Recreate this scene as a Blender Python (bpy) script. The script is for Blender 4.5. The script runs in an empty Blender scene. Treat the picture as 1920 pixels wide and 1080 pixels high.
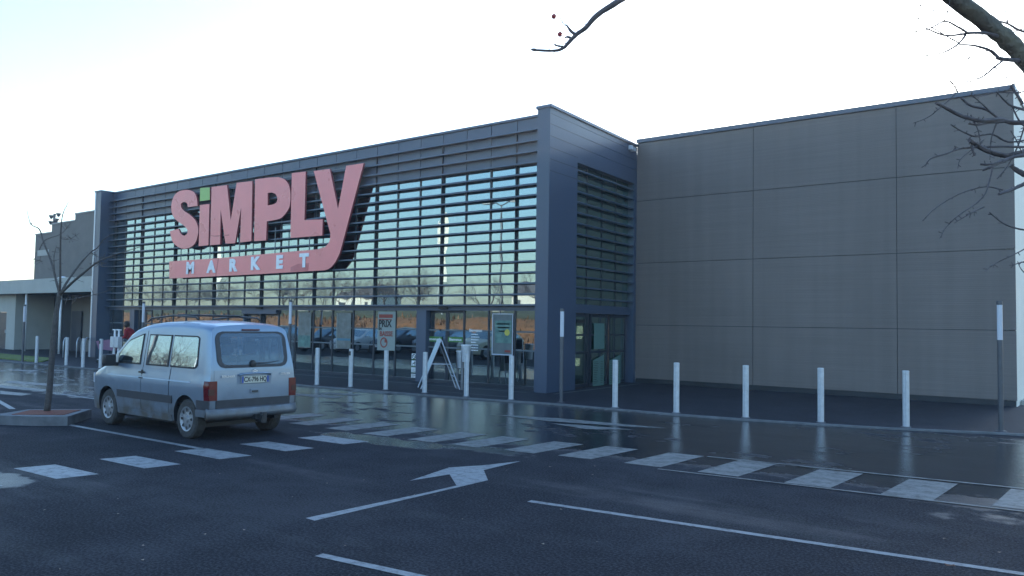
import bpy, bmesh, math, random
from math import sin, cos, tan, pi, radians as rad
from mathutils import Vector, Matrix, noise
random.seed(7)
SC = bpy.context.scene
# ------------------------------------------------------------------ camera
W_, H_ = 1920, 1080
F, YAW, PITCH, ROLL = 1507.47, rad(37.965), rad(2.614), rad(0.9002)
CAM = Vector((0, 0, 1.75))
fw = Vector((-sin(YAW) * cos(PITCH), cos(YAW) * cos(PITCH), sin(PITCH)))
rt = Vector((cos(YAW), sin(YAW), 0)); up = rt.cross(fw)
r2 = cos(ROLL) * rt + sin(ROLL) * up; u2 = -sin(ROLL) * rt + cos(ROLL) * up
cd = bpy.data.cameras.new('camera'); cam = bpy.data.objects.new('camera', cd)
SC.collection.objects.link(cam); SC.camera = cam
M = Matrix((r2, u2, -fw)).transposed().to_4x4(); M.translation = CAM; cam.matrix_world = M
cd.sensor_width = 36; cd.lens = 36 * F / W_; cd.clip_end = 5000; cd.clip_start = 0.05
# ------------------------------------------------------------------ light
SUN_EL, SUN_AZ = rad(14.6), rad(-16.1)          # azimuth from +Y towards +X
wd = bpy.data.worlds.new('World'); SC.world = wd; wd.use_nodes = True
nt = wd.node_tree; bgn = nt.nodes['Background']
sky = nt.nodes.new('ShaderNodeTexSky'); sky.sky_type = 'NISHITA'; sky.sun_disc = False
sky.sun_elevation = SUN_EL; sky.sun_rotation = SUN_AZ
sky.air_density = 1.25; sky.dust_density = 0.8; sky.ozone_density = 4.0
nt.links.new(sky.outputs[0], bgn.inputs[0]); bgn.inputs[1].default_value = 0.15
sl = bpy.data.lights.new('sun', 'SUN'); sl.energy = 3.0; sl.angle = rad(0.5); sl.color = (1, .93, .82)
so = bpy.data.objects.new('sun', sl); SC.collection.objects.link(so)
sd = Vector((sin(SUN_AZ) * cos(SUN_EL), cos(SUN_AZ) * cos(SUN_EL), sin(SUN_EL)))
so.rotation_euler = sd.to_track_quat('Z', 'Y').to_euler()
SC.view_settings.view_transform = 'Standard'; SC.view_settings.look = 'None'
SC.view_settings.exposure = 1.75; SC.view_settings.gamma = 1

# ------------------------------------------------------------------ pixel helpers (photo pixel -> place in the world)
def ray(px, py): return fw + r2 * (px - W_ / 2) / F + u2 * (H_ / 2 - py) / F
def G(px, py, z=0.0):
    d = ray(px, py); return CAM + d * ((z - CAM.z) / d.z)
def PY(px, py, y):
    d = ray(px, py); return CAM + d * ((y - CAM.y) / d.y)
def PD(px, py, dist): return CAM + ray(px, py) * dist
RA = Vector((-11.85, 16.67, 0)); RB = Vector((-12.3, 22.02, 0))
RU = (RB - RA).normalized(); RN = Vector((RU.y, -RU.x, 0)); RL = (RB - RA).length
def RP(px, py, off=0):
    d = ray(px, py); t = ((RA + RN * off) - CAM).dot(RN) / d.dot(RN); P = CAM + d * t
    return (P - RA).dot(RU), P.z
# ------------------------------------------------------------------ materials
def mat(name, col, rough=.6, metal=0, var=0, vs=5, bump=0, bs=40, spec=.5, coat=0, emit=0, stretch=(1, 1, 1), col2=None, detail=4):
    m = bpy.data.materials.new(name); m.use_nodes = True; n = m.node_tree.nodes; l = m.node_tree.links
    b = n['Principled BSDF']; b.inputs['Roughness'].default_value = rough; b.inputs['Metallic'].default_value = metal
    b.inputs['Specular IOR Level'].default_value = spec; b.inputs['Coat Weight'].default_value = coat
    b.inputs['Base Color'].default_value = (*col, 1)
    if emit: b.inputs['Emission Color'].default_value = (*col, 1); b.inputs['Emission Strength'].default_value = emit
    tc = n.new('ShaderNodeTexCoord'); mp = n.new('ShaderNodeMapping'); mp.inputs['Scale'].default_value = stretch
    l.new(tc.outputs['Object'], mp.inputs[0])
    if var or col2:
        t = n.new('ShaderNodeTexNoise'); t.inputs['Scale'].default_value = vs; t.inputs['Detail'].default_value = detail
        l.new(mp.outputs[0], t.inputs[0])
        r = n.new('ShaderNodeValToRGB'); e = r.color_ramp.elements
        e[0].position = .3; e[1].position = .7
        c2 = col2 or tuple(min(1, c * (1 + var)) for c in col)
        e[0].color = (*(tuple(c * (1 - var) for c in col) if not col2 else col), 1); e[1].color = (*c2, 1)
        l.new(t.outputs[0], r.inputs[0]); l.new(r.outputs[0], b.inputs['Base Color'])
        if var:
            mr = n.new('ShaderNodeMapRange'); mr.inputs['To Min'].default_value = max(0.02, rough - .1); mr.inputs['To Max'].default_value = min(1, rough + .1)
            l.new(t.outputs[0], mr.inputs[0]); l.new(mr.outputs[0], b.inputs['Roughness'])
    if bump:
        t = n.new('ShaderNodeTexNoise'); t.inputs['Scale'].default_value = bs; t.inputs['Detail'].default_value = 3
        l.new(mp.outputs[0], t.inputs[0]); bu = n.new('ShaderNodeBump'); bu.inputs['Strength'].default_value = bump
        bu.inputs['Distance'].default_value = .02; l.new(t.outputs[0], bu.inputs['Height']); l.new(bu.outputs[0], b.inputs['Normal'])
    return m
navy = mat('navy_cladding', (.050, .074, .120), .38, .0, .06, .7, .04, 1.5, spec=.6)
navy_dk = mat('navy_frame', (.022, .030, .045), .4, 0, .1, 3)
louv = mat('louvre_metal', (.075, .105, .155), .36, .3, .12, 2)
plinthm = mat('dark_plinth', (.03, .032, .036), .7, 0, .2, 2)
white = mat('white_paint', (.84, .85, .87), .5, 0, .05, 4)
cream = mat('cream_render', (.40, .40, .37), .8, 0, .06, 2)
creamend = mat('pale_end_render', (.80, .78, .70), .7, 0, .05, 1.2)
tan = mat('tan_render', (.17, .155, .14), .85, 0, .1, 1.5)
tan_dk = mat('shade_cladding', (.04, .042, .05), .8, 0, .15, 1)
signm = mat('sign_red_acrylic', (.86, .24, .23), .30, 0, .06, 1.2, spec=.6)
signl = mat('sign_green_acrylic', (.30, .50, .12), .35)
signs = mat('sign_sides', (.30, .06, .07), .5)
galv = mat('galvanised', (.56, .59, .63), .42, .35, .10, 14)
galv_d = mat('galv_dark', (.20, .21, .23), .45, .5, .15, 10)
lampw = mat('lamp_opal', (.55, .58, .65), .3)
posm = mat('post_grey', (.10, .105, .12), .45, .4, .1, 10)
rubber = mat('tyre_rubber', (.025, .025, .027), .85, 0, .3, 25)
tyre_d = mat('dusty_tyre', (.055, .052, .05), .9, 0, .3, 18)
rimm = mat('wheel_cover', (.34, .35, .37), .45, .5, .15, 20)
blackp = mat('black_plastic', (.022, .024, .028), .45)
bandm = mat('grey_bumper_plastic', (.045, .047, .056), .55, 0, .15, 9)
chrome = mat('chrome', (.75, .76, .78), .15, 1)
redl = mat('red_lens', (.11, .007, .011), .12, 0, .1, 30)
redd = mat('dark_lens', (.06, .012, .015), .15)
concrete = mat('kerb_concrete', (.15, .155, .165), .8, 0, .25, 6, .3, 60)
redgrav = mat('red_gravel', (.20, .065, .04), .9, 0, .35, 60, .6, 90)
grass = mat('grass_green', (.13, .17, .035), .9, 0, .4, 9, .6, 50)
rust = mat('dry_bracken', (.30, .14, .06), .95, 0, 0, 2.2, .8, 8, col2=(.16, .10, .055), detail=10)
field = mat('field_grass', (.10, .11, .055), .95, 0, .4, .8, detail=10)
bark = mat('bark_grey', (.085, .075, .07), .85, 0, .3, 20, .5, 40)
barkm = mat('bark_lichen', (.065, .06, .062), .9, 0, 0, 11, .9, 45, col2=(.17, .16, .12), detail=8)
barkt = mat('twig_bark', (.09, .078, .085), .8, 0, .3, 30)
berry = mat('berry_red', (.35, .04, .045), .4)
skin = mat('skin', (.45, .27, .2), .55); hairm = mat('dark_hair', (.015, .011, .01), .6)
redcloth = mat('red_jacket', (.26, .012, .02), .85, 0, .2, 20); darkcloth = mat('dark_trousers', (.02, .022, .03), .9)
trol = mat('trolley_plastic', (.30, .16, .24), .5, 0, .1, 5)
green = mat('green_vinyl', (.05, .19, .03), .4); paper = mat('poster_paper', (.27, .31, .29), .6, 0, .04, 4)
blackink = mat('black_ink', (.01, .012, .012), .6); redink = mat('red_ink', (.28, .05, .035), .6)
pgreen = mat('poster_teal', (.14, .27, .23), .5, 0, 0, 6, col2=(.05, .12, .12)); pblue = mat('poster_blue', (.06, .19, .27), .5)
pgrey = mat('poster_photo', (.20, .22, .21), .5, 0, 0, 5, col2=(.12, .12, .11)); pmint = mat('mint_sheet', (.10, .19, .17), .6, 0, .05, 4)
floorm = mat('shop_floor', (.20, .20, .21), .3); innerw = mat('shop_inner', (.10, .105, .11), .9); warm = mat('reflection_glow', (1, .9, .6), .5, emit=1.6)  # warm: glow that imitates bright reflections in the side glass
innerg = mat('green_display', (.06, .22, .04), .6, 0, .3, 4)
housew = mat('house_render', (.70, .66, .58), .8, 0, .08, 1); roofr = mat('tiles', (.14, .12, .12), .8, 0, .2, 3)
redsign = mat('red_sign', (.7, .03, .04), .4)

# paint marks, worn
def paintmat(name, col, wear=.5, sc=7):
    m = mat(name, col, .55); n = m.node_tree.nodes; l = m.node_tree.links; b = n['Principled BSDF']
    tc = n.new('ShaderNodeTexCoord'); t = n.new('ShaderNodeTexNoise'); t.inputs['Scale'].default_value = sc; t.inputs['Detail'].default_value = 10; t.inputs['Roughness'].default_value = .75
    l.new(tc.outputs['Object'], t.inputs[0]); r = n.new('ShaderNodeValToRGB'); e = r.color_ramp.elements
    e[0].position = wear - .13; e[0].color = (*[c * .30 for c in col], 1); e[1].position = wear + .06; e[1].color = (*col, 1)
    l.new(t.outputs[0], r.inputs[0])
    t2 = n.new('ShaderNodeTexNoise'); t2.inputs['Scale'].default_value = 180; l.new(tc.outputs['Object'], t2.inputs[0])
    mx = n.new('ShaderNodeMix'); mx.data_type = 'RGBA'; mx.blend_type = 'MULTIPLY'; mx.inputs[0].default_value = .5
    l.new(r.outputs[0], mx.inputs[6]); l.new(t2.outputs[0], mx.inputs[7]); l.new(mx.outputs[2], b.inputs['Base Color'])
    return m
paint = paintmat('road_paint', (.37, .38, .39), .47, 9)
paint_w = paintmat('road_paint_worn', (.29, .285, .27), .50, 6)

# asphalt with wet areas
def asphalt(name, wet=True):
    m = bpy.data.materials.new(name); m.use_nodes = True; n = m.node_tree.nodes; l = m.node_tree.links; b = n['Principled BSDF']
    tc = n.new('ShaderNodeTexCoord'); O = tc.outputs['Object']
    def no(s, d=4, st=(1, 1, 1), r=.55):
        mp = n.new('ShaderNodeMapping'); mp.inputs['Scale'].default_value = st; l.new(O, mp.inputs[0])
        t = n.new('ShaderNodeTexNoise'); t.inputs['Scale'].default_value = s; t.inputs['Detail'].default_value = d; t.inputs['Roughness'].default_value = r
        l.new(mp.outputs[0], t.inputs[0]); return t.outputs[0]
    def ma(op, a, c, cl=False):
        t = n.new('ShaderNodeMath'); t.operation = op; t.use_clamp = cl
        for i, v in enumerate((a, c)):
            if isinstance(v, (int, float)): t.inputs[i].default_value = v
            else: l.new(v, t.inputs[i])
        return t.outputs[0]
    def mr(v, a, c, d=0, e=1):
        t = n.new('ShaderNodeMapRange'); t.interpolation_type = 'SMOOTHSTEP'; l.new(v, t.inputs[0])
        for i, k in enumerate((a, c, d, e)): t.inputs[i + 1].default_value = k
        return t.outputs[0]
    grain = mr(no(42, 4, (1, 1, 1), .7), .36, .64); patch = no(.35, 7, (1, 1, 1), .65); mid = no(2.3, 6)
    sx = n.new('ShaderNodeSeparateXYZ'); l.new(O, sx.inputs[0]); X, Y = sx.outputs[0], sx.outputs[1]
    c1 = n.new('ShaderNodeValToRGB'); e = c1.color_ramp.elements
    e[0].position = .34; e[0].color = (.008, .009, .013, 1); e[1].position = .72; e[1].color = (.044, .045, .056, 1)
    mott = mr(no(1.4, 8, (1, 1, 1), .7), .3, .7)
    l.new(ma('ADD', ma('ADD', ma('MULTIPLY', grain, .52), ma('MULTIPLY', patch, .42)), ma('MULTIPLY', mott, .12)), c1.inputs[0])
    bu = n.new('ShaderNodeBump'); bu.inputs['Distance'].default_value = .006
    l.new(grain, bu.inputs['Height'])
    vo = n.new('ShaderNodeTexVoronoi'); vo.inputs['Scale'].default_value = 16; l.new(O, vo.inputs[0])
    chip = ma('MULTIPLY', mr(vo.outputs['Distance'], .10, .04), mr(no(9, 2), .52, .6))
    cm_ = n.new('ShaderNodeMix'); cm_.data_type = 'RGBA'; l.new(chip, cm_.inputs[0]); l.new(c1.outputs[0], cm_.inputs[6]); cm_.inputs[7].default_value = (.12, .12, .12, 1)
    if wet:
        # wet lane between the kerb and the crossing
        yy = ma('ADD', Y, ma('MULTIPLY', ma('SUBTRACT', mid, .5), 1.1))
        yr = ma('SUBTRACT', yy, ma('MULTIPLY', X, .085))
        lane = ma('MULTIPLY', mr(yr, 9.55, 10.3), mr(yr, 15.9, 15.4))
        film = mr(no(1.6, 5, (1, 2.2, 1)), .34, .55)
        film2 = mr(no(.5, 3), .3, .5)
        lane = ma('MULTIPLY', lane, ma('MAXIMUM', film, film2))
        w = lane
        for (cx, cy, rx, ry, amt) in ((-9.75, 3.5, .7, .36, .6), (-9.0, 8.35, 1.5, .38, 1.0), (-7.2, 8.75, .9, .3, .7), (-19.5, 10.0, 4.5, 2.0, .6), (-1.2, 11.5, 1.5, 3, .6)):
            dx = ma('DIVIDE', ma('SUBTRACT', X, cx), rx); dy = ma('DIVIDE', ma('SUBTRACT', Y, cy), ry)
            rr = ma('ADD', ma('ADD', ma('MULTIPLY', dx, dx), ma('MULTIPLY', dy, dy)), ma('MULTIPLY', ma('SUBTRACT', no(2.5, 5, (1, 1, 1)), .5), 2.6))
            w = ma('MAXIMUM', w, ma('MULTIPLY', mr(rr, 1.0, .45), amt))
        damp = ma('ADD', mr(patch, .42, .62, 0, .16), mr(no(.55, 6, (.28, 1.7, 1), .6), .5, .68, 0, .26))
        w2 = ma('MAXIMUM', w, damp)
        l.new(ma('ADD', mr(w2, 0, 1, .85, .07), ma('MULTIPLY', mr(no(1.1, 5, (.7, 1.8, 1)), .35, .6), .06)), b.inputs['Roughness'])
        l.new(mr(w2, 0, .5, .18, .36), b.inputs['Specular IOR Level'])
        l.new(mr(w, 0, 1, .6, .10), bu.inputs['Strength'])
        mx = n.new('ShaderNodeMix'); mx.data_type = 'RGBA'; mx.blend_type = 'MULTIPLY'; l.new(ma('MULTIPLY', w2, .55), mx.inputs[0])
        l.new(cm_.outputs[2], mx.inputs[6]); mx.inputs[7].default_value = (.35, .35, .37, 1); l.new(mx.outputs[2], b.inputs['Base Color'])
        rip = n.new('ShaderNodeBump'); rip.inputs['Distance'].default_value = .02; l.new(ma('MULTIPLY', w, .26), rip.inputs['Strength'])
        l.new(no(5, 4, (.6, 2.6, 1)), rip.inputs['Height']); l.new(bu.outputs[0], rip.inputs['Normal']); l.new(rip.outputs[0], b.inputs['Normal'])
    else:
        l.new(c1.outputs[0], b.inputs['Base Color']); b.inputs['Roughness'].default_value = .6
        bu.inputs['Strength'].default_value = .5; l.new(bu.outputs[0], b.inputs['Normal'])
    if not wet: b.inputs['Specular IOR Level'].default_value = .2
    return m
asph = asphalt('asphalt_wet'); asph2 = asphalt('asphalt_pavement', False)

# brown ribbed cladding
def ribbed():
    m = mat('brown_ribbed_cladding', (.155, .135, .115), .62, 0); n = m.node_tree.nodes; l = m.node_tree.links; b = n['Principled BSDF']
    tc = n.new('ShaderNodeTexCoord'); mp = n.new('ShaderNodeMapping'); mp.inputs['Scale'].default_value = (.12, .12, 7); l.new(tc.outputs['Object'], mp.inputs[0])
    t = n.new('ShaderNodeTexNoise'); t.inputs['Scale'].default_value = 3; t.inputs['Detail'].default_value = 8; l.new(mp.outputs[0], t.inputs[0])
    t2 = n.new('ShaderNodeTexNoise'); t2.inputs['Scale'].default_value = .45; t2.inputs['Detail'].default_value = 4; l.new(tc.outputs['Object'], t2.inputs[0])
    ad = n.new('ShaderNodeMath'); ad.operation = 'ADD'; l.new(t.outputs[0], ad.inputs[0]); l.new(t2.outputs[0], ad.inputs[1])
    r = n.new('ShaderNodeValToRGB'); e = r.color_ramp.elements; e[0].position = .35; e[0].color = (.155, .130, .119, 1); e[1].position = .72; e[1].color = (.198, .167, .154, 1)
    hf = n.new('ShaderNodeMath'); hf.operation = 'MULTIPLY'; hf.inputs[1].default_value = .5; l.new(ad.outputs[0], hf.inputs[0]); l.new(hf.outputs[0], r.inputs[0])
    m3 = n.new('ShaderNodeMapping'); m3.inputs['Scale'].default_value = (2.6, 1, .10); l.new(tc.outputs['Object'], m3.inputs[0])
    t3 = n.new('ShaderNodeTexNoise'); t3.inputs['Scale'].default_value = 1.6; t3.inputs['Detail'].default_value = 6; l.new(m3.outputs[0], t3.inputs[0])
    q3 = n.new('ShaderNodeMapRange'); l.new(t3.outputs[0], q3.inputs[0]); q3.inputs[1].default_value = .35; q3.inputs[2].default_value = .7; q3.inputs[3].default_value = .92; q3.inputs[4].default_value = 1.03
    mm = n.new('ShaderNodeVectorMath'); mm.operation = 'SCALE'; l.new(r.outputs[0], mm.inputs[0]); l.new(q3.outputs[0], mm.inputs['Scale']); l.new(mm.outputs[0], b.inputs['Base Color'])
    wv = n.new('ShaderNodeTexWave'); wv.bands_direction = 'Z'; wv.inputs['Scale'].default_value = 7; l.new(tc.outputs['Object'], wv.inputs[0])
    bu = n.new('ShaderNodeBump'); bu.inputs['Strength'].default_value = .12; bu.inputs['Distance'].default_value = .01; l.new(wv.outputs[1], bu.inputs['Height']); l.new(bu.outputs[0], b.inputs['Normal'])
    return m
brown = ribbed()

def glassmat(name, tint=(.68, .84, .88), refl=.45, wav=.0025, trans=(.30, .36, .36)):
    m = bpy.data.materials.new(name); m.use_nodes = True; n = m.node_tree.nodes; l = m.node_tree.links
    for x in list(n): n.remove(x)
    o = n.new('ShaderNodeOutputMaterial'); mx = n.new('ShaderNodeMixShader'); g = n.new('ShaderNodeBsdfGlossy'); t = n.new('ShaderNodeBsdfTransparent')
    g.inputs['Color'].default_value = (*tint, 1); g.inputs['Roughness'].default_value = 0.0; t.inputs['Color'].default_value = (*trans, 1)
    lw = n.new('ShaderNodeLayerWeight'); lw.inputs['Blend'].default_value = .35
    mr = n.new('ShaderNodeMapRange'); l.new(lw.outputs['Facing'], mr.inputs[0]); mr.inputs[3].default_value = refl * .75; mr.inputs[4].default_value = min(1, refl * 1.5)
    l.new(mr.outputs[0], mx.inputs[0]); l.new(t.outputs[0], mx.inputs[1]); l.new(g.outputs[0], mx.inputs[2]); l.new(mx.outputs[0], o.inputs[0])
    tc = n.new('ShaderNodeTexCoord'); no = n.new('ShaderNodeTexNoise'); no.inputs['Scale'].default_value = 1.1; no.inputs['Detail'].default_value = 1
    l.new(tc.outputs['Object'], no.inputs[0]); bu = n.new('ShaderNodeBump'); bu.inputs['Strength'].default_value = 1; bu.inputs['Distance'].default_value = wav
    l.new(no.outputs[0], bu.inputs['Height']); l.new(bu.outputs[0], g.inputs['Normal'])
    return m
glass = glassmat('facade_glass'); glass_low = glassmat('shop_glass', (.72, .84, .88), .42, .002, (.30, .34, .34)); glass_side = glassmat('side_glass', (.6, .85, .78), .5)
carglass = glassmat('vehicle_glass', (.75, .9, .98), .40, .0, (.62, .70, .74))

def carpaint(name, col, dirt=True, metal=.55):
    m = mat(name, col, .34, metal, 0, coat=.5); n = m.node_tree.nodes; l = m.node_tree.links; b = n['Principled BSDF']
    if dirt:
        tc = n.new('ShaderNodeTexCoord'); sx = n.new('ShaderNodeSeparateXYZ'); l.new(tc.outputs['Object'], sx.inputs[0])
        no = n.new('ShaderNodeTexNoise'); no.inputs['Scale'].default_value = 4; no.inputs['Detail'].default_value = 6; l.new(tc.outputs['Object'], no.inputs[0])
        mr = n.new('ShaderNodeMapRange'); l.new(sx.outputs[2], mr.inputs[0]); mr.inputs[1].default_value = .90; mr.inputs[2].default_value = .28; mr.inputs[4].default_value = 1.7
        mu = n.new('ShaderNodeMath'); mu.operation = 'MULTIPLY'; mu.use_clamp = True; l.new(mr.outputs[0], mu.inputs[0]); l.new(no.outputs[0], mu.inputs[1])
        mx = n.new('ShaderNodeMix'); mx.data_type = 'RGBA'; l.new(mu.outputs[0], mx.inputs[0]); mx.inputs[6].default_value = (*col, 1); mx.inputs[7].default_value = (.10, .085, .07, 1)
        l.new(mx.outputs[2], b.inputs['Base Color'])
        m2 = n.new('ShaderNodeMapRange'); l.new(mu.outputs[0], m2.inputs[0]); m2.inputs[3].default_value = .32; m2.inputs[4].default_value = .8; l.new(m2.outputs[0], b.inputs['Roughness'])
        m3 = n.new('ShaderNodeMapRange'); l.new(mu.outputs[0], m3.inputs[0]); m3.inputs[3].default_value = metal; m3.inputs[4].default_value = 0; l.new(m3.outputs[0], b.inputs['Metallic'])
    return m
silver = carpaint('silver_blue_paint', (.21, .28, .37))

# ------------------------------------------------------------------ object helpers
def tag(o, label=None, cat=None, group=None, kind=None):
    for k, v in (('label', label), ('category', cat), ('group', group), ('kind', kind)):
        if v: o[k] = v
    return o
def empty(name, loc=(0, 0, 0), rz=0, label=None, cat=None, group=None):
    o = bpy.data.objects.new(name, None); SC.collection.objects.link(o); o.location = loc; o.rotation_euler = (0, 0, rz)
    o.empty_display_size = .2
    return tag(o, label, cat, group)
class MB:
    def __init__(s): s.v = []; s.f = []; s.mi = []; s.cur = 0
    def add(s, vs, fs):
        o = len(s.v); s.v += [tuple(v) for v in vs]; s.f += [tuple(i + o for i in f) for f in fs]; s.mi += [s.cur] * len(fs); return s
    def box(s, x0, x1, y0, y1, z0, z1):
        x0, x1 = sorted((x0, x1)); y0, y1 = sorted((y0, y1)); z0, z1 = sorted((z0, z1))
        return s.add([(x, y, z) for z in (z0, z1) for x, y in ((x0, y0), (x1, y0), (x1, y1), (x0, y1))],
                     [(3, 2, 1, 0), (4, 5, 6, 7), (0, 1, 5, 4), (1, 2, 6, 5), (2, 3, 7, 6), (3, 0, 4, 7)])
    def obox(s, o, ax, ay, az):           # oriented box from a corner
        o, ax, ay, az = map(Vector, (o, ax, ay, az))
        if ax.cross(ay).dot(az) < 0: o = o + az; az = -az
        p = [o, o + ax, o + ax + ay, o + ay]; return s.add(p + [q + az for q in p], [(3, 2, 1, 0), (4, 5, 6, 7), (0, 1, 5, 4), (1, 2, 6, 5), (2, 3, 7, 6), (3, 0, 4, 7)])
    def prism(s, pts, z0, z1):
        n = len(pts); a = sum(pts[i][0] * pts[(i + 1) % n][1] - pts[(i + 1) % n][0] * pts[i][1] for i in range(n))
        if a < 0: pts = pts[::-1]
        return s.add([(x, y, z0) for x, y, *_ in pts] + [(x, y, z1) for x, y, *_ in pts],
                     [tuple(range(n))[::-1], tuple(range(n, 2 * n))] + [(i, (i + 1) % n, n + (i + 1) % n, n + i) for i in range(n)])
    def tube(s, pts, rs, n=8, cap=True, jit=0):
        pts = [Vector(p) for p in pts]
        if isinstance(rs, (int, float)): rs = [rs] * len(pts)
        rings = []; ref = None
        for i, p in enumerate(pts):
            d = (pts[min(i + 1, len(pts) - 1)] - pts[max(i - 1, 0)])
            if d.length < 1e-9: d = Vector((0, 0, 1))
            d.normalize()
            if ref is None: ref = Vector((0, 0, 1)) if abs(d.z) < .9 else Vector((1, 0, 0))
            u = d.cross(ref).normalized(); w = d.cross(u); ref = -w if False else ref
            rings.append([p + (u * cos(2 * pi * k / n) + w * sin(2 * pi * k / n)) * rs[i] * (1 + (random.uniform(-jit, jit) if jit else 0)) for k in range(n)])
        vs = [v for r in rings for v in r]; fs = []
        for i in range(len(pts) - 1):
            for k in range(n):
                a = i * n + k; b_ = i * n + (k + 1) % n; fs.append((a, b_, b_ + n, a + n))
        if cap: fs.append(tuple(range(n))[::-1]); fs.append(tuple(range(len(vs) - n, len(vs))))
        return s.add(vs, fs)
    def lathe(s, prof, c=(0, 0, 0), axis='z', n=24):
        vs = []
        for r, h in prof:
            for k in range(n):
                a = 2 * pi * k / n; p = (r * cos(a), r * sin(a), h)
                if axis == 'y': p = (p[0], h, p[1])
                if axis == 'x': p = (h, p[0], p[1])
                vs.append((p[0] + c[0], p[1] + c[1], p[2] + c[2]))
        fs = [(i * n + k, i * n + (k + 1) % n, (i + 1) * n + (k + 1) % n, (i + 1) * n + k) for i in range(len(prof) - 1) for k in range(n)]
        return s.add(vs, fs)
    def build(s, name, m, parent=None, smooth=False, bevel=0):
        me = bpy.data.meshes.new(name); me.from_pydata(s.v, [], s.f)
        for mm in (m if isinstance(m, (list, tuple)) else [m]): me.materials.append(mm)
        for i, p in enumerate(me.polygons): p.material_index = s.mi[i]; p.use_smooth = smooth
        bm = bmesh.new(); bm.from_mesh(me); bmesh.ops.recalc_face_normals(bm, faces=bm.faces)
        if bevel: bmesh.ops.bevel(bm, geom=list(bm.edges), offset=bevel, segments=2, affect='EDGES', profile=.5, clamp_overlap=True)
        bm.to_mesh(me); bm.free()
        if smooth == 'auto':
            me.shade_auto = None if False else None
        o = bpy.data.objects.new(name, me); SC.collection.objects.link(o)
        if parent: o.parent = parent
        return o
def angsmooth(o, a=35):
    me = o.data
    bm = bmesh.new(); bm.from_mesh(me)
    for f in bm.faces: f.smooth = True
    for e in bm.edges:
        if len(e.link_faces) == 2 and e.calc_face_angle(0) > rad(a): e.smooth = False
    bm.to_mesh(me); bm.free(); return o
def text(s, name, m, parent, size, place, depth=.004, bold=0, sx=1, align='CENTER', space=1):
    c = bpy.data.curves.new(name, 'FONT'); c.body = s; c.size = size; c.extrude = depth / 2; c.offset = bold; c.align_x = align; c.align_y = 'CENTER'; c.space_character = space; c.resolution_u = 3
    t = bpy.data.objects.new(name + '_tmp', c); SC.collection.objects.link(t)
    dg = bpy.context.evaluated_depsgraph_get(); me = bpy.data.meshes.new_from_object(t.evaluated_get(dg)); bpy.data.objects.remove(t)
    me.transform(Matrix.Diagonal((sx, 1, 1, 1))); me.transform(place); me.materials.clear(); me.materials.append(m)
    o = bpy.data.objects.new(name, me); SC.collection.objects.link(o)
    if parent: o.parent = parent
    return o
def facade_frame(x, y, z):      # text plane facing -Y (towards camera)
    return Matrix.Translation((x, y, z)) @ Matrix.Rotation(pi / 2, 4, 'X')
def copy_tree(o, parent=None):
    c = o.copy(); SC.collection.objects.link(c)
    if parent: c.parent = parent
    for ch in list(o.children): copy_tree(ch, c)
    return c

# ------------------------------------------------------------------ ground
g = MB(); g.add([(-400, -400, -.06), (400, -400, -.06), (400, 400, -.06), (-400, 400, -.06)], [(0, 1, 2, 3)])
tag(g.build('ground', field), kind='structure')
g = MB(); g.add([(-110, -8, 0), (60, -8, 0), (60, 60, 0), (-110, 60, 0)], [(0, 1, 2, 3)])
tag(g.build('car_park', asph), kind='structure')
# pavement with flush kerb
KP = [(a_, b_ - .13) for a_, b_ in [(-60, 11.2), (-40, 12.35), (-32.8, 12.85), (-28.3, 13.02), (-17.6, 13.9), (-12.6, 14.3), (-10.2, 14.72), (-7.4, 14.75), (-6, 14.93), (-4.7, 15.2), (-3.3, 15.6), (-1.9, 16.2), (3, 17.4), (12, 19)]]
g = MB()
for a, b in zip(KP[:-1], KP[1:]):
    n = Vector((-(b[1] - a[1]), b[0] - a[0])).normalized() * .11
    g.prism([(a[0], a[1]), (b[0], b[1]), (b[0] + n.x, b[1] + n.y), (a[0] + n.x, a[1] + n.y)], -.05, .035)
tag(g.build('kerb', concrete), kind='structure')
g = MB(); pts = [(a, b + .10) for a, b in KP] + [(12, 60), (-60, 60)]
me = g.prism(pts, -.05, .03); tag(g.build('pavement', asph2), kind='structure')
Z1, Z2 = .004, .008
def quad_px(g, px, z=Z1):
    P = [G(*q) for q in px]; g.add([(p.x, p.y, z) for p in P], [tuple(range(len(P)))])
# far crossing
g = MB()
stripes = [(-12.55, 8.62), (-11.55, 8.62), (-10.6, 8.62), (-9.68, 8.62), (-8.72, 8.66), (-7.93, 8.74), (-7.03, 8.86), (-6.2, 9.0), (-5.24, 9.1), (-4.26, 9.17), (-3.22, 9.22), (-2.21, 9.30), (-1.2, 9.45), (-.2, 9.55), (.8, 9.65)]
for x, y in stripes:
    g.add([(x, y, Z1), (x + .5, y + .04, Z1), (x + .54, y + 1.24, Z1), (x + .04, y + 1.18, Z1)], [(0, 1, 2, 3)])
g.add([(x, y, Z2) for x, y in ((-4.7, 9.02), (1.3, 9.62), (1.3, 9.55), (-4.7, 8.97))], [(0, 1, 2, 3)])
g.add([(x, y, Z2) for x, y in ((-4.65, 10.35), (1.3, 11.02), (1.3, 10.95), (-4.65, 10.29))], [(0, 1, 2, 3)])
tag(g.build('crossing_marking', paint_w), kind='structure')
g = MB()
for k in range(6):
    y = 2.95 + .94 * k; g.add([(x_, y_, Z1) for x_, y_ in ((-10.35 + .07 * k, y - .02), (-9.35 + .07 * k, y + .03), (-9.3 + .07 * k, y + .46), (-10.27 + .07 * k, y + .40))], [(0, 1, 2, 3)])
tag(g.build('near_crossing_marking', paint), kind='structure')
g = MB()
for q in (((532, 740), (628, 747), (648, 744), (560, 738)), ((590, 738), (660, 742), (682, 740), (615, 736)), ((648, 734), (716, 739), (732, 737), (668, 732))):
    quad_px(g, q)
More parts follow.
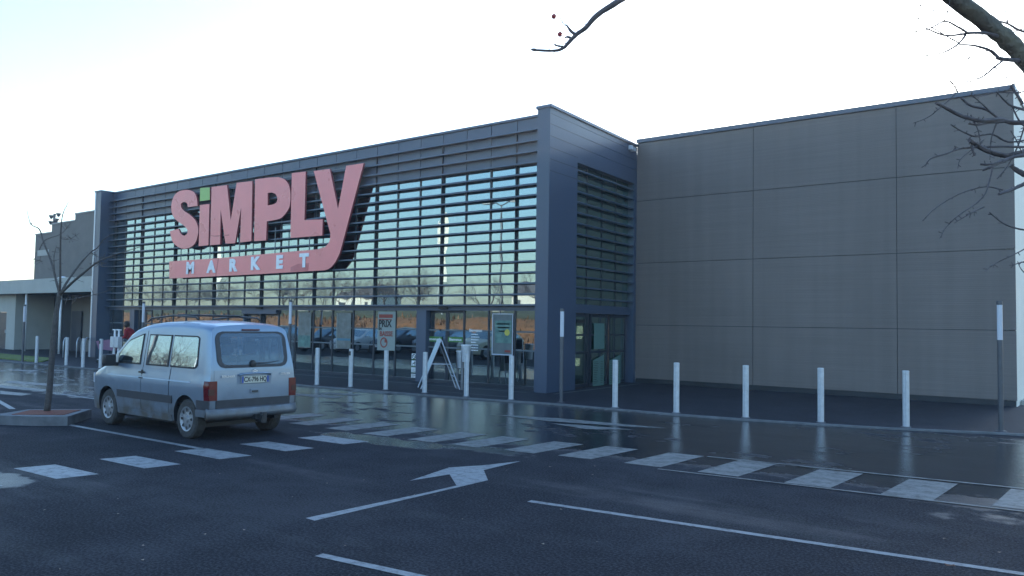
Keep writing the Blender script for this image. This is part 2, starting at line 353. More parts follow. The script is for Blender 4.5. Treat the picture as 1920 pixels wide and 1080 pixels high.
quad_px(g, ((180, 718), (240, 716), (250, 722), (190, 724)))
for q in (((20, 714), (120, 722), (105, 725), (5, 717)), ((0, 722), (95, 731), (80, 734), (0, 727)), ((0, 733), (60, 739), (40, 742), (0, 739)), ((30, 693), (75, 695), (60, 697), (20, 695)), ((95, 693), (125, 694), (120, 696), (90, 695))): quad_px(g, q)
tag(g.build('far_crossing_marking', paint_w), kind='structure')
g = MB()
quad_px(g, ((573, 972), (590, 977), (915, 901), (907, 882), (977, 865), (905, 873), (842, 877), (768, 902), (843, 890), (856, 911), (800, 924)))
tag(g.build('arrow_marking', paint), kind='structure')
g = MB()
quad_px(g, ((917, 777), (1055, 785), (1250, 803), (1190, 801), (1030, 790)))
quad_px(g, ((1032, 794), (1090, 797), (1190, 806), (1100, 805), (1075, 801)))
tag(g.build('far_arrow_marking', paint_w), kind='structure')
g = MB()
def line(g, a, b, w, z=Z1):
    a = Vector(a); b = Vector(b); n = Vector((-(b - a).y, (b - a).x)).normalized() * w / 2
    g.add([(p.x, p.y, z) for p in (a - n, b - n, b + n, a + n)], [(0, 1, 2, 3)])
line(g, G(992, 940).xy, (1.5, 7.22), .085); line(g, G(598, 1041).xy, (1.5, 4.75), .085)
line(g, (-13.85, 6.0), (-10.02, 6.1), .095); line(g, (-18.8, 6.72), (-16.9, 6.3), .1)
line(g, (-19.5, 8.25), (-13.2, 8.35), .09)
tag(g.build('parking_line', paint), kind='structure')
g = MB()
line(g, (-14.6, 15.02), (-11.75, 15.12), .07, .034)
line(g, (-35, 16.25), (-12.3, 16.45), .10, .034)
a = RA + RN * .28 - RU * .1; b = RA + RN * .35 + RU * 4.9
line(g, a.xy, b.xy, .09, .034)
tag(g.build('threshold_strip', concrete), kind='structure')
# grass verge at left
g = MB(); g.prism([(-60, 12.2), (-42, 13.1), (-34.0, 13.15), (-33.2, 13.35), (-35.5, 14.7), (-60, 14.9)], .0, .075)
tag(g.build('grass_verge', grass), kind='structure')
# leaves litter
g = MB()
for i in range(70):
    x, y = random.uniform(-9, 0), random.uniform(2.2, 9); s_ = random.uniform(.008, .02); a = random.random() * 6
    g.add([(x + s_ * cos(a + k * 2.1), y + s_ * .7 * sin(a + k * 2.1), .006 + .004 * (k % 2)) for k in range(3)], [(0, 1, 2)])
tag(g.build('litter_specks', mat('dry_leaf', (.32, .25, .18), .8)), 'tiny pale leaf scraps scattered over the dark asphalt', 'litter', kind='stuff')
g = MB(); p = G(1782, 1064)
g.add([(p.x + .035 * cos(k * 1.05) * (1 + .3 * (k % 2)), p.y + .022 * sin(k * 1.05), .012 + .012 * (k % 2)) for k in range(6)] + [(p.x, p.y, .02)], [(k, (k + 1) % 6, 6) for k in range(6)])
tag(g.build('leaf', mat('leaf_brown', (.20, .09, .05), .8)), 'single curled brown leaf lying on the long white parking line', 'leaf')

# ------------------------------------------------------------------ the store
store = empty('supermarket', (-24, 17, 0), 0, 'long supermarket with dark louvred glass front and a brown panelled wing at right', 'supermarket')
store.location = (0, 0, 0)
YG = 17.25; XR = -12.25; XL = -36.15; ZT = 7.22
# brown wing
XW0, XW1, YW, ZW = -12.30, -2.26, 22.02, 7.60
seams_x = [XW0, -8.57, -4.82, XW1]; seams_z = [.16, 1.80, 3.71, 5.65, ZW - .13]
b = MB(); b.box(XW0 + .01, XW1 - .02, YW + .03, YW + .3, 0, ZW - .1); b.build('backing_wall', navy_dk, store)
for i in range(3):
    for k in range(4):
        b = MB(); b.box(seams_x[i] + (.008 if i else .0), seams_x[i + 1] - (.008 if i < 2 else 0), YW, YW + .028, seams_z[k] + .008, seams_z[k + 1] - .008)
        b.build('cladding_panel', brown, store)
b = MB(); b.box(XW0, XW1 - .03, YW + .015, YW + .029, 0, .155); b.build('plinth', plinthm, store)
b = MB(); b.box(XW0 - .0, XW1 + .04, YW - .05, YW + .32, ZW - .12, ZW); b.box(XW1 - .26, XW1 + .04, YW + .32, 62, ZW - .12, ZW); b.build('parapet_cap', navy, store)
b = MB(); b.box(XW1 - .2, XW1, YW + .03, 62, .0, ZW - .125); b.build('end_wall', creamend, store)
b = MB(); b.box(XW0 - 24, XW1 - .27, YW + .33, 61.9, ZW - .5, ZW - .4); b.build('roof', plinthm, store)
b = MB(); b.box(XW1 + .02, XW1 + .16, YW + .6, 45, .03, .14); b.build('pale_kerb', cream, store)
# corner pillar (front face + return cladding)
b = MB(); b.prism([(XR, 16.67), (RA.x, RA.y), tuple((RA + RU * 1.5).xy), (XR - .02, 18.1)], .03, 7.36); b.build('corner_pillar', navy, store)
# capping on pillar and return
b = MB(); c = [Vector((XR - .03, 16.63, 0)), RA + RN * .05 - RU * .04, RB + RN * .05, RB - RN * .3, RA - RN * .5 + RU * .4]
b.prism([tuple(v.xy) for v in c], 7.36, 7.43); b.build('pillar_cap', louv, store)
def rbox(mb, s0, s1, d0, d1, z0, z1):
    mb.obox(RA + RU * s0 + RN * d0 + Vector((0, 0, z0)), RU * (s1 - s0), RN * (d1 - d0), (0, 0, z1 - z0)); return mb
# upper return boards with joints
zj = [6.18, 6.62, 6.93, 7.20, 7.355]
for k in range(4):
    b = MB(); rbox(b, 1.5, RL, -.3, -.002, zj[k] + .006, zj[k + 1] - .006); b.build('cladding_board', navy, store)
b = MB()
for k in range(1, 20):
    pass
for z in (7.20, 6.93, 6.62, 6.32, 6.02, 5.72):
    rbox(b, .02, 1.49 if z < 7.3 else RL, -.0, .004, z - .007, z + .007)
b.build('board_joint', navy_dk, store)
b = MB(); rbox(b, 5.2, RL, -.35, -.004, .03, 6.18); b.build('end_post', navy, store)
# return glazing, recess .35
for k in range(4):
    s0 = 1.5 + k * .925
    b = MB(); rbox(b, s0 + .04, s0 + .885, -.22, -.20, 2.35, 6.18); b.build('side_window', glass_side, store)
    b = MB(); rbox(b, s0 - .03, s0 + .03, -.24, -.185, .03, 6.18); b.build('mullion', navy_dk, store)
b = MB(); rbox(b, 1.5, 5.2, -.26, -.12, 2.1, 2.34); b.build('transom', navy, store)
for k in range(13):
    z = 2.5 + .29 * k
    b = MB(); b.obox(RA + RU * 1.5 - RN * .15 + Vector((0, 0, z)), RU * 3.7, RN * .13 + Vector((0, 0, -.012)), (0, 0, .045)); b.build('louvre', louv, store)
for k in range(3):
    s0 = 1.52 + k * 1.2
    d = MB()
    for (a0, a1, z0, z1) in ((0, .07, .05, 2.08), (1.03, 1.1, .05, 2.08), (.07, 1.03, .05, .14), (.07, 1.03, 2.0, 2.08), (.07, 1.03, .98, 1.04), (.07, 1.03, 1.47, 1.52)): rbox(d, s0 + a0, s0 + a1, -.25, -.19, z0, z1)
    do = d.build('door', navy_dk, store)
    gl = MB(); rbox(gl, s0 + .07, s0 + 1.03, -.23, -.22, .14, 2.0); gl.build('door_glass', glass_side, do)
# left pillar
b = MB(); b.box(-36.70, XL, 16.67, 17.9, .03, 7.36); b.build('left_pillar', navy, store)
b = MB(); b.box(-36.73, XL + .03, 16.63, 17.9, 7.36, 7.42); b.build('pillar_cap', louv, store)
b = MB(); b.box(-36.71, -36.6, 16.655, 16.67, .03, 7.36); b.build('pale_trim', galv, store)
# facade
mx = [-13.33, -14.25, -15.16, -16.08, -17.0, -17.96, -18.91, -19.89, -20.91, -21.9, -22.85, -23.81, -24.88, -25.93, -26.93, -27.93, -28.93, -29.85, -30.81, -31.7, -32.5, -33.51, -34.2, -34.95, -35.85]
ZG = 6.07
for x in mx:
    lower = .03 if abs(x + 16.08) > .1 else 2.25
    b = MB(); b.box(x - .028, x + .028, YG - .022, YG + .08, lower, ZG); b.build('mullion', navy_dk, store)
b = MB(); b.box(XL, XR, YG - .08, YG + .1, 2.13, 2.25); b.build('transom', navy, store)
edges = [XR] + mx + [XL]
for i, (a, c) in enumerate(zip(edges[:-1], edges[1:])):
    b = MB(); b.box(c + .028, a - (.028 if i else 0), YG, YG + .012, 2.25, ZG)
    for v in range(len(b.v)): pass
    o = b.build('window', glass, store)
    t = random.uniform(-.0025, .0025); tz = random.uniform(-.0015, .0015)
    for v in o.data.vertices: v.co.y += (v.co.z - 4) * t + (v.co.x - a) * tz
    if i not in (3, 4, 12, 13, 21, 22):
        b = MB(); b.box(c + .028, a - (.028 if i else 0), YG, YG + .012, .12, 2.13); o = b.build('shop_window', glass_low, store)
        t = random.uniform(-.003, .003)
        for v in o.data.vertices: v.co.y += (v.co.z - 1) * t + (v.co.x - a) * tz
b = MB(); b.box(XL, XR, YG - .06, YG + .06, .03, .12); b.build('sill', navy_dk, store)
# sliding doors in bays 3-4, 12-13, 21-22
def doors(i, pillar=True, header=0):
    a, c = edges[i], edges[i + 2]
    wpost = .42 if pillar else .1
    if pillar:
        b = MB(); b.box(c + .03, c + wpost, YG - .1, YG + .25, .03, 2.13); b.build('door_post', navy, store)
    else:
        b = MB(); b.box(c + .03, c + .10, YG - .05, YG + .05, .03, 2.13); b.build('door_post', navy, store)
    zt = 2.12 - header
    if header:
        b = MB(); b.box(c + .03, a - .03, YG - .12, YG + .05, zt, 2.125); b.build('door_header', navy, store)
    x0 = c + wpost; w = (a - .03 - x0) / 2
    for k in range(2):
        p0 = x0 + k * w; d = MB()
        d.box(p0 + .004, p0 + .06, YG + .07, YG + .12, .04, zt); d.box(p0 + w - .06, p0 + w - .004, YG + .07, YG + .12, .04, zt)
        d.box(p0 + .06, p0 + w - .06, YG + .07, YG + .12, .04, .12); d.box(p0 + .06, p0 + w - .06, YG + .07, YG + .12, zt - .06, zt)
        do = d.build('door', navy_dk, store)
        gl = MB(); gl.box(p0 + .06, p0 + w - .06, YG + .09, YG + .1, .12, zt - .06); gl.build('door_glass', glass_low, do)
    b = MB(); b.box((x0 + a) / 2 - .17, (x0 + a) / 2 + .17, YG - .16, YG - .085, 2.17, 2.23); b.build('door_sensor', blackp, store, bevel=.015)
doors(3); doors(12, False, .12); doors(21)
# safety strips across the panes
ss = mat('frosted_strip', (.12, .145, .16), .7)
for i, (a, c) in enumerate(zip(edges[:-1], edges[1:])):
    if i in (12, 13, 22): continue
    for z in (1.56, 1.06):
        b = MB(); b.box(c + (.45 if i in (4, 21) else .04), a - .04, YG - .012, YG - .006, z - .022, z + .022); b.build('glass_strip', ss, store)
# fascia panels behind top louvres
fx = [XR] + mx + [XL]
for a, c in zip(fx[:-1], fx[1:]):
    b = MB(); b.box(c + .012, a - .012, YG - .03, YG + .05, ZG, 7.33); b.build('fascia_panel', navy, store)
b = MB(); b.box(XL, XR, YG + .0, YG + .3, ZG + .01, 7.33)
b.build('fascia_backing', navy_dk, store)
b = MB(); b.box(XL, XR - .0, YG - .09, YG + .32, 7.33, 7.39); b.build('parapet_trim', louv, store)
for k in range(16):
    z = 6.97 - .2937 * k
    b = MB(); b.add([(XL, 17.05, z - .02), (XR, 17.05, z - .02), (XR, 17.05, z + .022), (XL, 17.05, z + .022),
                     (XL, 17.2, z - .005), (XR, 17.2, z - .005), (XR, 17.2, z + .035), (XL, 17.2, z + .035)],
                    [(0, 1, 2, 3), (7, 6, 5, 4), (3, 2, 6, 7), (4, 5, 1, 0), (0, 3, 7, 4), (1, 5, 6, 2)])
    b.build('louvre', louv, store)
b = MB(); b.box(XL, XR, 17.0, 17.18, 2.255, 2.30); b.build('louvre', louv, store)
for x in mx[::3]:
    b = MB(); b.box(x - .010, x + .010, 17.17, 17.22, 2.3, 7.0); b.build('louvre_bracket', navy_dk, store)
# body, interior
b = MB(); b.box(-36.6, -36.5, 17.9, 58, 0, 7.3); b.box(-36.5, -12.6, 57.8, 58, 0, 7.3); b.box(-12.68, -12.58, 24, 57.8, 0, 7.3)
b.build('inner_wall', innerw, store)
b = MB(); b.box(-36.5, -12.6, YG + .31, 57.8, 7.0, 7.1); b.build('flat_roof', innerw, store)
b = MB(); b.box(-36.5, -12.7, YG + .13, 57.8, .03, .06); b.build('shop_floor', floorm, store)
b = MB()
for k, x in enumerate((-33, -29, -25.5, -21.5, -18.4, -15.6)): b.box(x - .18, x + .18, 18.6, 18.95, .06, 7.0)
b.build('inner_column', innerw, store)
b = MB()
for k in range(6):
    b.box(-33 + 3.4 * k, -32.2 + 3.4 * k, 23, 30, .06, 1.9)
b.build('shelving', mat('shelf_goods', (.2, .14, .1), .8, 0, 0, 5, col2=(.10, .14, .18)), store)
b = MB(); b.box(-20.6, -19.7, 17.7, 18.1, .06, 1.25); b.box(-19.4, -18.6, 17.75, 18.05, .06, 1.05); b.build('promotion_stand', innerg, store)
b = MB()
for (px, py, w_, h_) in ((1088, 617, .16, .09), (1087, 629, .16, .1), (1083, 679, .14, .11)):
    s_, z_ = RP(px, py, -.8); rbox(b, s_ - w_ , s_ + w_, -.82, -.8, z_ - h_ , z_ + h_)
b.build('reflection_panel', warm, store)  # glowing panels added in place of bright reflections in the side doors
# security camera
s_, z_ = RP(1180, 278)
b = MB(); b.obox(RA + RU * (s_ - .1) + RN * .01 + Vector((0, 0, z_ - .06)), RU * .12, RN * .12, (0, 0, .13)); cm = b.build('security_camera', lampw, None, bevel=.01)
b = MB(); b.obox(RA + RU * (s_ + .06) + RN * .01 + Vector((0, 0, z_ - .08)), RU * .1, RN * .14, (0, 0, .1)); b.build('lens_housing', galv, cm)
tag(cm, 'small white security camera high on the dark corner near the brown wing', 'security camera')

# ------------------------------------------------------------------ sign
YS = 16.93
sign = empty('store_sign', (0, 0, 0), 0, 'large pinkish red sign lettered simply over a sweeping bar reading market', 'sign')
def CX(x, y):   # from the enlarged crop of the sign to the facade plane
    p = PY(300 + x / 4.32, 290 + y / 4.32, YS); return (p.x, p.z)
def flat_letter(name, loops, m, y0=YS, th=.07, side=signs):
    bm = bmesh.new()
    edges_ = []
    for lp in loops:
        vs = [bm.verts.new((x, y0, z)) for x, z in lp]
        edges_ += [bm.edges.new((vs[i], vs[(i + 1) % len(vs)])) for i in range(len(vs))]
    r = bmesh.ops.triangle_fill(bm, use_beauty=True, use_dissolve=False, edges=edges_)
    fs = [f for f in r['geom'] if isinstance(f, bmesh.types.BMFace)]
    e = bmesh.ops.extrude_face_region(bm, geom=fs)
    nv = [v for v in e['geom'] if isinstance(v, bmesh.types.BMVert)]
    bmesh.ops.translate(bm, verts=nv, vec=(0, th, 0))
    bmesh.ops.recalc_face_normals(bm, faces=bm.faces)
    me = bpy.data.meshes.new(name); bm.to_mesh(me); bm.free(); me.materials.append(m); me.materials.append(side)
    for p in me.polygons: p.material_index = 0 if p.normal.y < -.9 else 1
    o = bpy.data.objects.new(name, me); SC.collection.objects.link(o); o.parent = sign; return o
def smooth(pts, n=5):     # Catmull-Rom closed
    out = []; m_ = len(pts)
    for i in range(m_):
        p0, p1, p2, p3 = (Vector(pts[(i + k - 1) % m_][:2]) for k in range(4))
        if len(pts[i]) > 2 and pts[i][2] == 0: out.append(tuple(p1)); continue      # straight run from here
        a = p0 if not (len(pts[i - 1]) > 2 and pts[i - 1][2] == 0) else p1
        b_ = p3 if not (len(pts[(i + 1) % m_]) > 2 and pts[(i + 1) % m_][2] == 0) else p2
        for k in range(n):
            t = k / n; out.append(tuple(.5 * ((2 * p1) + (p2 - a) * t + (2 * a - 5 * p1 + 4 * p2 - b_) * t * t + (3 * p1 - a - 3 * p2 + b_) * t ** 3)))
    return out
def L(pts): return [CX(x, y) for x, y in pts]
S_ = [(304, 415, 0), (225, 425), (218, 395), (196, 383), (172, 397), (172, 425), (195, 455), (240, 485), (285, 530), (308, 590), (305, 655), (285, 715), (245, 750), (190, 762), (135, 740), (98, 695), (80, 620, 0), (150, 600), (165, 635), (192, 656), (218, 640), (222, 610), (195, 575), (150, 545), (110, 505), (92, 450), (95, 385), (120, 325), (165, 293), (225, 285), (275, 305), (297, 350)]
flat_letter('letter', [L(smooth(S_, 4))], signm)
flat_letter('letter', [L([(323, 408), (400, 399), (392, 733), (313, 741)])], signm)
flat_letter('letter_dot', [L([(325, 270), (403, 265), (403, 366), (323, 377)])], signl)
flat_letter('letter', [L([(418, 262), (543, 246), (573, 532), (621, 228), (748, 214), (740, 700), (648, 711), (658, 425), (607, 718), (530, 720), (491, 445), (487, 727), (406, 733)])], signm)
P_ = [(770, 200, 0), (880, 186, 0), (960, 182), (1015, 205), (1048, 260), (1057, 350), (1045, 430), (1005, 490), (960, 522), (865, 540, 0), (859, 694, 0), (762, 700, 0)]
flat_letter('letter', [L(smooth(P_, 4)), L(smooth([(872, 310, 0), (905, 306, 0), (935, 318), (950, 350), (944, 385), (915, 403), (872, 411, 0)], 4))], signm)
flat_letter('letter', [L([(1068, 150), (1180, 136), (1170, 530), (1318, 523), (1314, 655), (1056, 675)])], signm)
Y_ = [(1245, 132, 0), (1375, 115, 0), (1442, 440, 0), (1508, 90, 0), (1650, 68, 0), (1475, 730, 0), (1455, 800), (1420, 870), (1375, 920), (1330, 937, 0), (1200, 944, 0), (800, 968, 0), (75, 1003, 0), (75, 865, 0), (480, 838, 0), (900, 800, 0), (1280, 766, 0), (1335, 748), (1372, 705), (1380, 640, 0)]
flat_letter('sweeping_bar', [L(smooth(Y_, 4))], signm)
fade = mat('repainted_red', (.58, .13, .13), .4, 0, 0, 3, col2=(.64, .18, .18))
for q, nm in (([(1060, 910), (1120, 885), (1205, 878), (1200, 941), (1058, 947)], 'repainted_patch'), ([(470, 838), (477, 838), (455, 984), (448, 984)], 'panel_seam'), ([(412, 650), (440, 656), (487, 652), (487, 662), (440, 664), (412, 658)], 'scuff_mark'), ([(515, 652), (560, 646), (560, 655), (518, 660)], 'scuff_mark')):
    flat_letter(nm, [L(q)], fade, YS - .004, .003)
for s_, x, y in (('M', 247, 922), ('A', 417, 912), ('R', 592, 900), ('K', 771, 886), ('E', 969, 875), ('T', 1169, 862)):
    cx, cz = CX(x, y)
    text(s_, 'small_letter', white, sign, .60, facade_frame(cx, YS - .012, cz), .02, .034, 1.22)
rods = MB()
for x, z0, z1 in ((165, 760, 870), (400, 735, 850), (640, 700, 830), (928, 660, 800), (1205, 660, 775)):
    a = CX(x, z0); c = CX(x, z1); rods.box(a[0] - .012, a[0] + .012, YS + .02, YS + .05, c[1] - .1, a[1] + .3)
for (x0, x1, yy0, yy1) in ((120, 1500, 330, 180), (120, 1480, 640, 560)):
    a = CX(x0, yy0); c = CX(x1, yy1); rods.tube([(a[0], YS + .05, a[1]), (c[0], YS + .05, a[1])], .015, 6)
rods.build('sign_support', galv_d, sign)

# ------------------------------------------------------------------ posters and stickers
def rect_px(x0, y0, x1, y1, y=YG - .03):
    a = PY(x0, (y0 + y1) / 2, y); c = PY(x1, (y0 + y1) / 2, y); t = PY((x0 + x1) / 2, y0, y); bt = PY((x0 + x1) / 2, y1, y)
    return a.x, c.x, bt.z, t.z
def sheet(name, px, m, parent=None, y=YG - .03, th=.004):
    x0, x1, z0, z1 = rect_px(*px, y); b = MB(); b.box(x0, x1, y, y + th, z0, z1); return b.build(name, m, parent), (x0, x1, z0, z1)
def poster(px, m, label, cat='poster', frame=True):
    o, r = sheet('poster', px, m); tag(o, label, cat, None); x0, x1, z0, z1 = r
    return o, r
YP = YG - .036
o, r = poster((559, 586, 583, 652), pgrey, 'pale washed-out poster with a green car, nearest to the van roof in the shop window')
b = MB(); w = r[1] - r[0]; h = r[3] - r[2]
b.box(r[0] + .03, r[1] - .03, YP, YP + .003, r[2] + .04, r[2] + h * .35); b.build('picture', pgreen, o)
o, r = poster((631, 587, 658, 653), pgrey, 'tall poster with pale upper half and blue band at the bottom, between two thin mullions')
w = r[1] - r[0]; h = r[3] - r[2]
b = MB(); b.box(r[0] + .04, r[1] - .0, YP, YP + .003, r[2] + .25, r[2] + h * .28); b.build('picture', pblue, o)
b = MB(); b.box(r[0] + .0, r[0] + .03, YP, YP + .003, r[2], r[3]); b.build('border', paper, o)
o, r = poster((708, 584, 741, 657), paper, 'white poster announcing prix en baisse with red lower lettering')
cx = (r[0] + r[1]) / 2; w = r[1] - r[0]; h = r[3] - r[2]
text('PRIX', 'lettering', blackink, o, .30, facade_frame(cx - .06, YP, r[2] + h * .68), .003, .010, .92)
text('EN', 'lettering', blackink, o, .11, facade_frame(r[0] + .12, YP, r[2] + h * .55), .003, .005)
text('BAISSE', 'lettering', redink, o, .21, facade_frame(cx, YP, r[2] + h * .42), .003, .006, .95)
b = MB(); b.lathe([(.12, 0), (.16, 0), (.16, -.004), (.12, -.004), (.12, 0)], (r[0] + .3, YP, r[2] + h * .2), 'y', 20); b.box(r[0] + .33, r[0] + .42, YP - .002, YP + .002, r[2] + h * .2, r[2] + h * .28); b.build('round_mark', redink, o)
b = MB(); b.box(r[0] + .05, r[1] - .12, YP, YP + .003, r[3] - .20, r[3] - .09); b.box(r[0] + .05, r[1] - .16, YP, YP + .003, r[3] - .26, r[3] - .235); b.build('red_heading', redink, o)
o, r = poster((923, 588, 962, 666), mat('poster_slate', (.09, .12, .13), .5, 0, 0, 4, col2=(.15, .17, .17)), 'framed grey and teal poster in the last window bay before the dark corner pillar')
x0, x1, z0, z1 = r
b = MB(); b.box(x0 + .10, x1 - .05, YP, YP + .003, z0 + .33, z0 + .95); b.build('picture', pgreen, o)
b = MB(); b.box(x0 - .0, x0 + .022, YP - .006, YP + .003, z0, z1); b.box(x1 - .022, x1, YP - .006, YP + .003, z0, z1); b.box(x0 + .022, x1 - .022, YP - .006, YP + .003, z1 - .022, z1); b.box(x0 + .022, x1 - .022, YP - .006, YP + .003, z0, z0 + .03); b.build('frame', lampw, o)
b = MB()
for k in range(3): b.box(x0 + .15 + .04 * k, x1 - .12, YP, YP + .003, z1 - .30 - .10 * k, z1 - .265 - .10 * k)
b.build('white_script', paper, o)
b = MB(); b.lathe([(.0, 0), (.09, 0), (.09, -.004), (0, -.004)], (x1 - .2, YP - .001, z0 + .62), 'y', 12); b.build('yellow_spot', mat('poster_yellow', (.5, .45, .08), .6), o)
b = MB(); b.box(x1 - .28, x1 - .08, YP, YP + .003, z0 + .08, z0 + .14); b.build('red_logo', redink, o)
# white lettering on glass
x0, x1, z0, z1 = rect_px(883, 617, 899, 647)
o = text('Bienvenue', 'window_lettering', white, None, .115, facade_frame((x0 + x1) / 2, YG - .02, z1 - .04), .003, .002)
for k, (a, c) in enumerate(((0, .7), (0, .95), (.0, .8), (.0, .6), (.0, .8), (.0, .75), (.0, .7))):
    b = MB(); zz = z1 - .15 - .075 * k; xx = x0
    while xx < x0 + (x1 - x0) * c:
        ww = random.uniform(.02, .06); b.box(xx, xx + ww, YG - .02, YG - .017, zz - .012, zz + .014); xx += ww + .012
    b.build('text_line', white, o)
tag(o, 'white welcome lettering in short lines on the pane right of the sliding doors', 'lettering')
for k, (y0, y1, lb) in enumerate(((663, 674, 'topmost of four white stickers on the pane left of the doors, a crossed ring'), (676, 687, 'second of four white stickers left of the doors, with a dark dog shape'), (689, 699, 'third of four white stickers left of the doors, with text lines'), (701, 721, 'lowest and tallest of four white stickers left of the doors, green edged'))):
    o, r = sheet('sticker', (772 - k * .4, y0, 781 - k * .4, y1), white); tag(o, lb, 'sticker', 'stickers beside the sliding doors')
    cx = (r[0] + r[1]) / 2; cz = (r[2] + r[3]) / 2
    b = MB()
    if k == 0: b.lathe([(.055, 0), (.075, 0), (.075, -.004), (.055, -.004), (.055, 0)], (cx, YP, cz), 'y', 16); b.obox((cx - .05, YP, cz + .04), (.09, 0, -.09), (0, .002, 0), (.012, 0, .012))
    elif k == 1: b.box(cx - .05, cx + .04, YP, YP + .002, cz - .01, cz + .02); b.box(cx + .02, cx + .06, YP, YP + .002, cz + .02, cz + .06); b.box(cx - .05, cx - .035, YP, YP + .002, cz - .07, cz - .01); b.box(cx + .025, cx + .04, YP, YP + .002, cz - .07, cz - .01)
    else:
        for q in range(4 + k): b.box(r[0] + .03, r[1] - .03 - .02 * (q % 2), YP, YP + .002, r[3] - .05 - .035 * q, r[3] - .04 - .035 * q)
    b.build('symbol', blackink, o)
    b = MB(); b.box(r[0], r[1], YP, YP + .002, r[2], r[2] + .015); b.build('green_edge', green, o)
for px, s_, lb in (((798, 631, 828, 640.5), 'Bienvenue !', 'green welcome strip on the left sliding door leaf, with an exclamation mark'), ((840, 632, 868, 641.5), 'Bienvenue', 'green welcome strip on the right sliding door leaf'), ((262, 621.5, 277, 626.5), '', 'small green strip on the far left entrance door')):
    o, r = sheet('welcome_strip', px, green, None, YG + .06); tag(o, lb, 'sticker')
    if s_: text(s_, 'lettering', white, o, .115, facade_frame((r[0] + r[1]) / 2, YG + .056, (r[2] + r[3]) / 2), .003, .002, 1.0)
# sheets on the return doors
def rsheet(name, p0, p1, m, label, slope=0):
    s0, z1_ = RP(*p0, -.17); s1, z0_ = RP(*p1, -.17)
    b = MB(); q = [RA + RU * s0 - RN * .17, RA + RU * s1 - RN * .17]
    v = [(q[0].x, q[0].y, z0_), (q[1].x, q[1].y, z0_), (q[1].x, q[1].y, z1_ + slope), (q[0].x, q[0].y, z1_)]
    v2 = [(x - RN.x * .004, y - RN.y * .004, z) for x, y, z in v]
    b.add(v + v2, [(0, 1, 2, 3), (7, 6, 5, 4), (0, 4, 5, 1), (1, 5, 6, 2), (2, 6, 7, 3), (3, 7, 4, 0)])
    o = b.build(name, m); tag(o, label, 'notice'); return o, (s0, s1, z0_, z1_)
o, r = rsheet('notice', (1114, 606), (1133, 654), pmint, 'plain mint green sheet on the middle side door, above the price lists')
for (p0, p1, lb) in (((1112, 676), (1132, 722), 'left of two sloping-topped price lists low on the side doors'), ((1143, 676), (1163, 721), 'right of two sloping-topped price lists, partly behind a bollard')):
    o, r = rsheet('price_list', p0, p1, pmint, lb, .16)
    b = MB()
    for k in range(14):
        zz = r[3] - .05 - k * .05
        if zz < r[2] + .05: break
        rbox(b, r[0] + .04, r[0] + .04 + random.uniform(.18, .3), -.168, -.164, zz, zz + .012); rbox(b, r[1] - .22, r[1] - .08, -.168, -.164, zz, zz + .012)
    b.build('text_line', blackink, o)
o, r = rsheet('door_plate', (1082, 599), (1096, 606), blackink, 'dark door plate with white lettering at the left side door')

# ------------------------------------------------------------------ bollards and lamp posts
def bollard(loc, label, h=1.0, first=None, slot=False):
    if first: r = copy_tree(first)
    else:
        r = empty('bollard')
        b = MB(); n = 72; prof = []
        for k in range(n):
            a = 2 * pi * k / n; rr = .046 if (k % 18) in (0, 1, 2) else .058
            prof.append((rr * cos(a + .05), rr * sin(a + .05)))
        b.prism(prof, 0, h); angsmooth(b.build('post', galv, r), 24)
        b = MB(); b.lathe([(0, h + .008), (.05, h + .008), (.0585, h + .001), (.0585, h - .02)], n=24); b.build('cap', galv, r, smooth=False)
        b = MB(); b.lathe([(.058, .0), (.085, .0), (.085, .012), (.062, .016)], n=24); b.build('collar', galv_d, r)
        if slot:
            b = MB(); b.box(-.035, .035, -.062, -.045, h - .16, h - .05); b.build('reflector', blackp, r)
    r.location = loc; tag(r, label, 'bollard', 'steel bollards along the kerb'); return r
bl = [((958, 752), 'bollard in front of the glass just left of the dark corner pillar'), ((1153, 767), 'bollard in front of the side doors, next right of the short lamp post'),
      ((1268, 777), 'leftmost of the four bollards before the brown wall'), ((1398, 786), 'second from left of the four bollards before the brown wall'),
      ((1539, 795), 'third from left of the four bollards before the brown wall'), ((1699, 804), 'tallest looking bollard, rightmost before the brown wall'),
      ((874, 746), 'bollard just right of the folding board, by the litter bin'), ((796, 739), 'bollard standing at the left foot of the folding board'), ((723, 733), 'bollard below the white price poster'),
      ((68, 682), 'leftmost bollard, at the grass edge far left'), ((155, 691), 'bollard before the cycle hoops, second left of the dark left pillar')]
first = None
for (q, lb) in bl:
    p = G(*q); o = bollard((p.x, p.y, .03), lb, 1.0, first)
    first = first or o
firsts = None
for (q, lb) in (((657, 728), 'bollard with a dark slot near its top, second right of the van'), ((188, 692), 'bollard with a dark slotted top beside the dark left pillar')):
    p = G(*q); o = bollard((p.x, p.y, .03), lb, 1.0, firsts, True); firsts = firsts or o
for (q, lb) in (((594, 724), 'bollard nearest to the right side of the silver van'), ((124, 687), 'bollard before the grey steel post near the cycle hoops'), ((97, 684), 'bollard partly hidden by the slim tree trunk'), ((222, 688), 'bollard beside the white notice boxes near the shopper')):
    p = G(*q); bollard((p.x, p.y, .03), lb, 1.0, first)
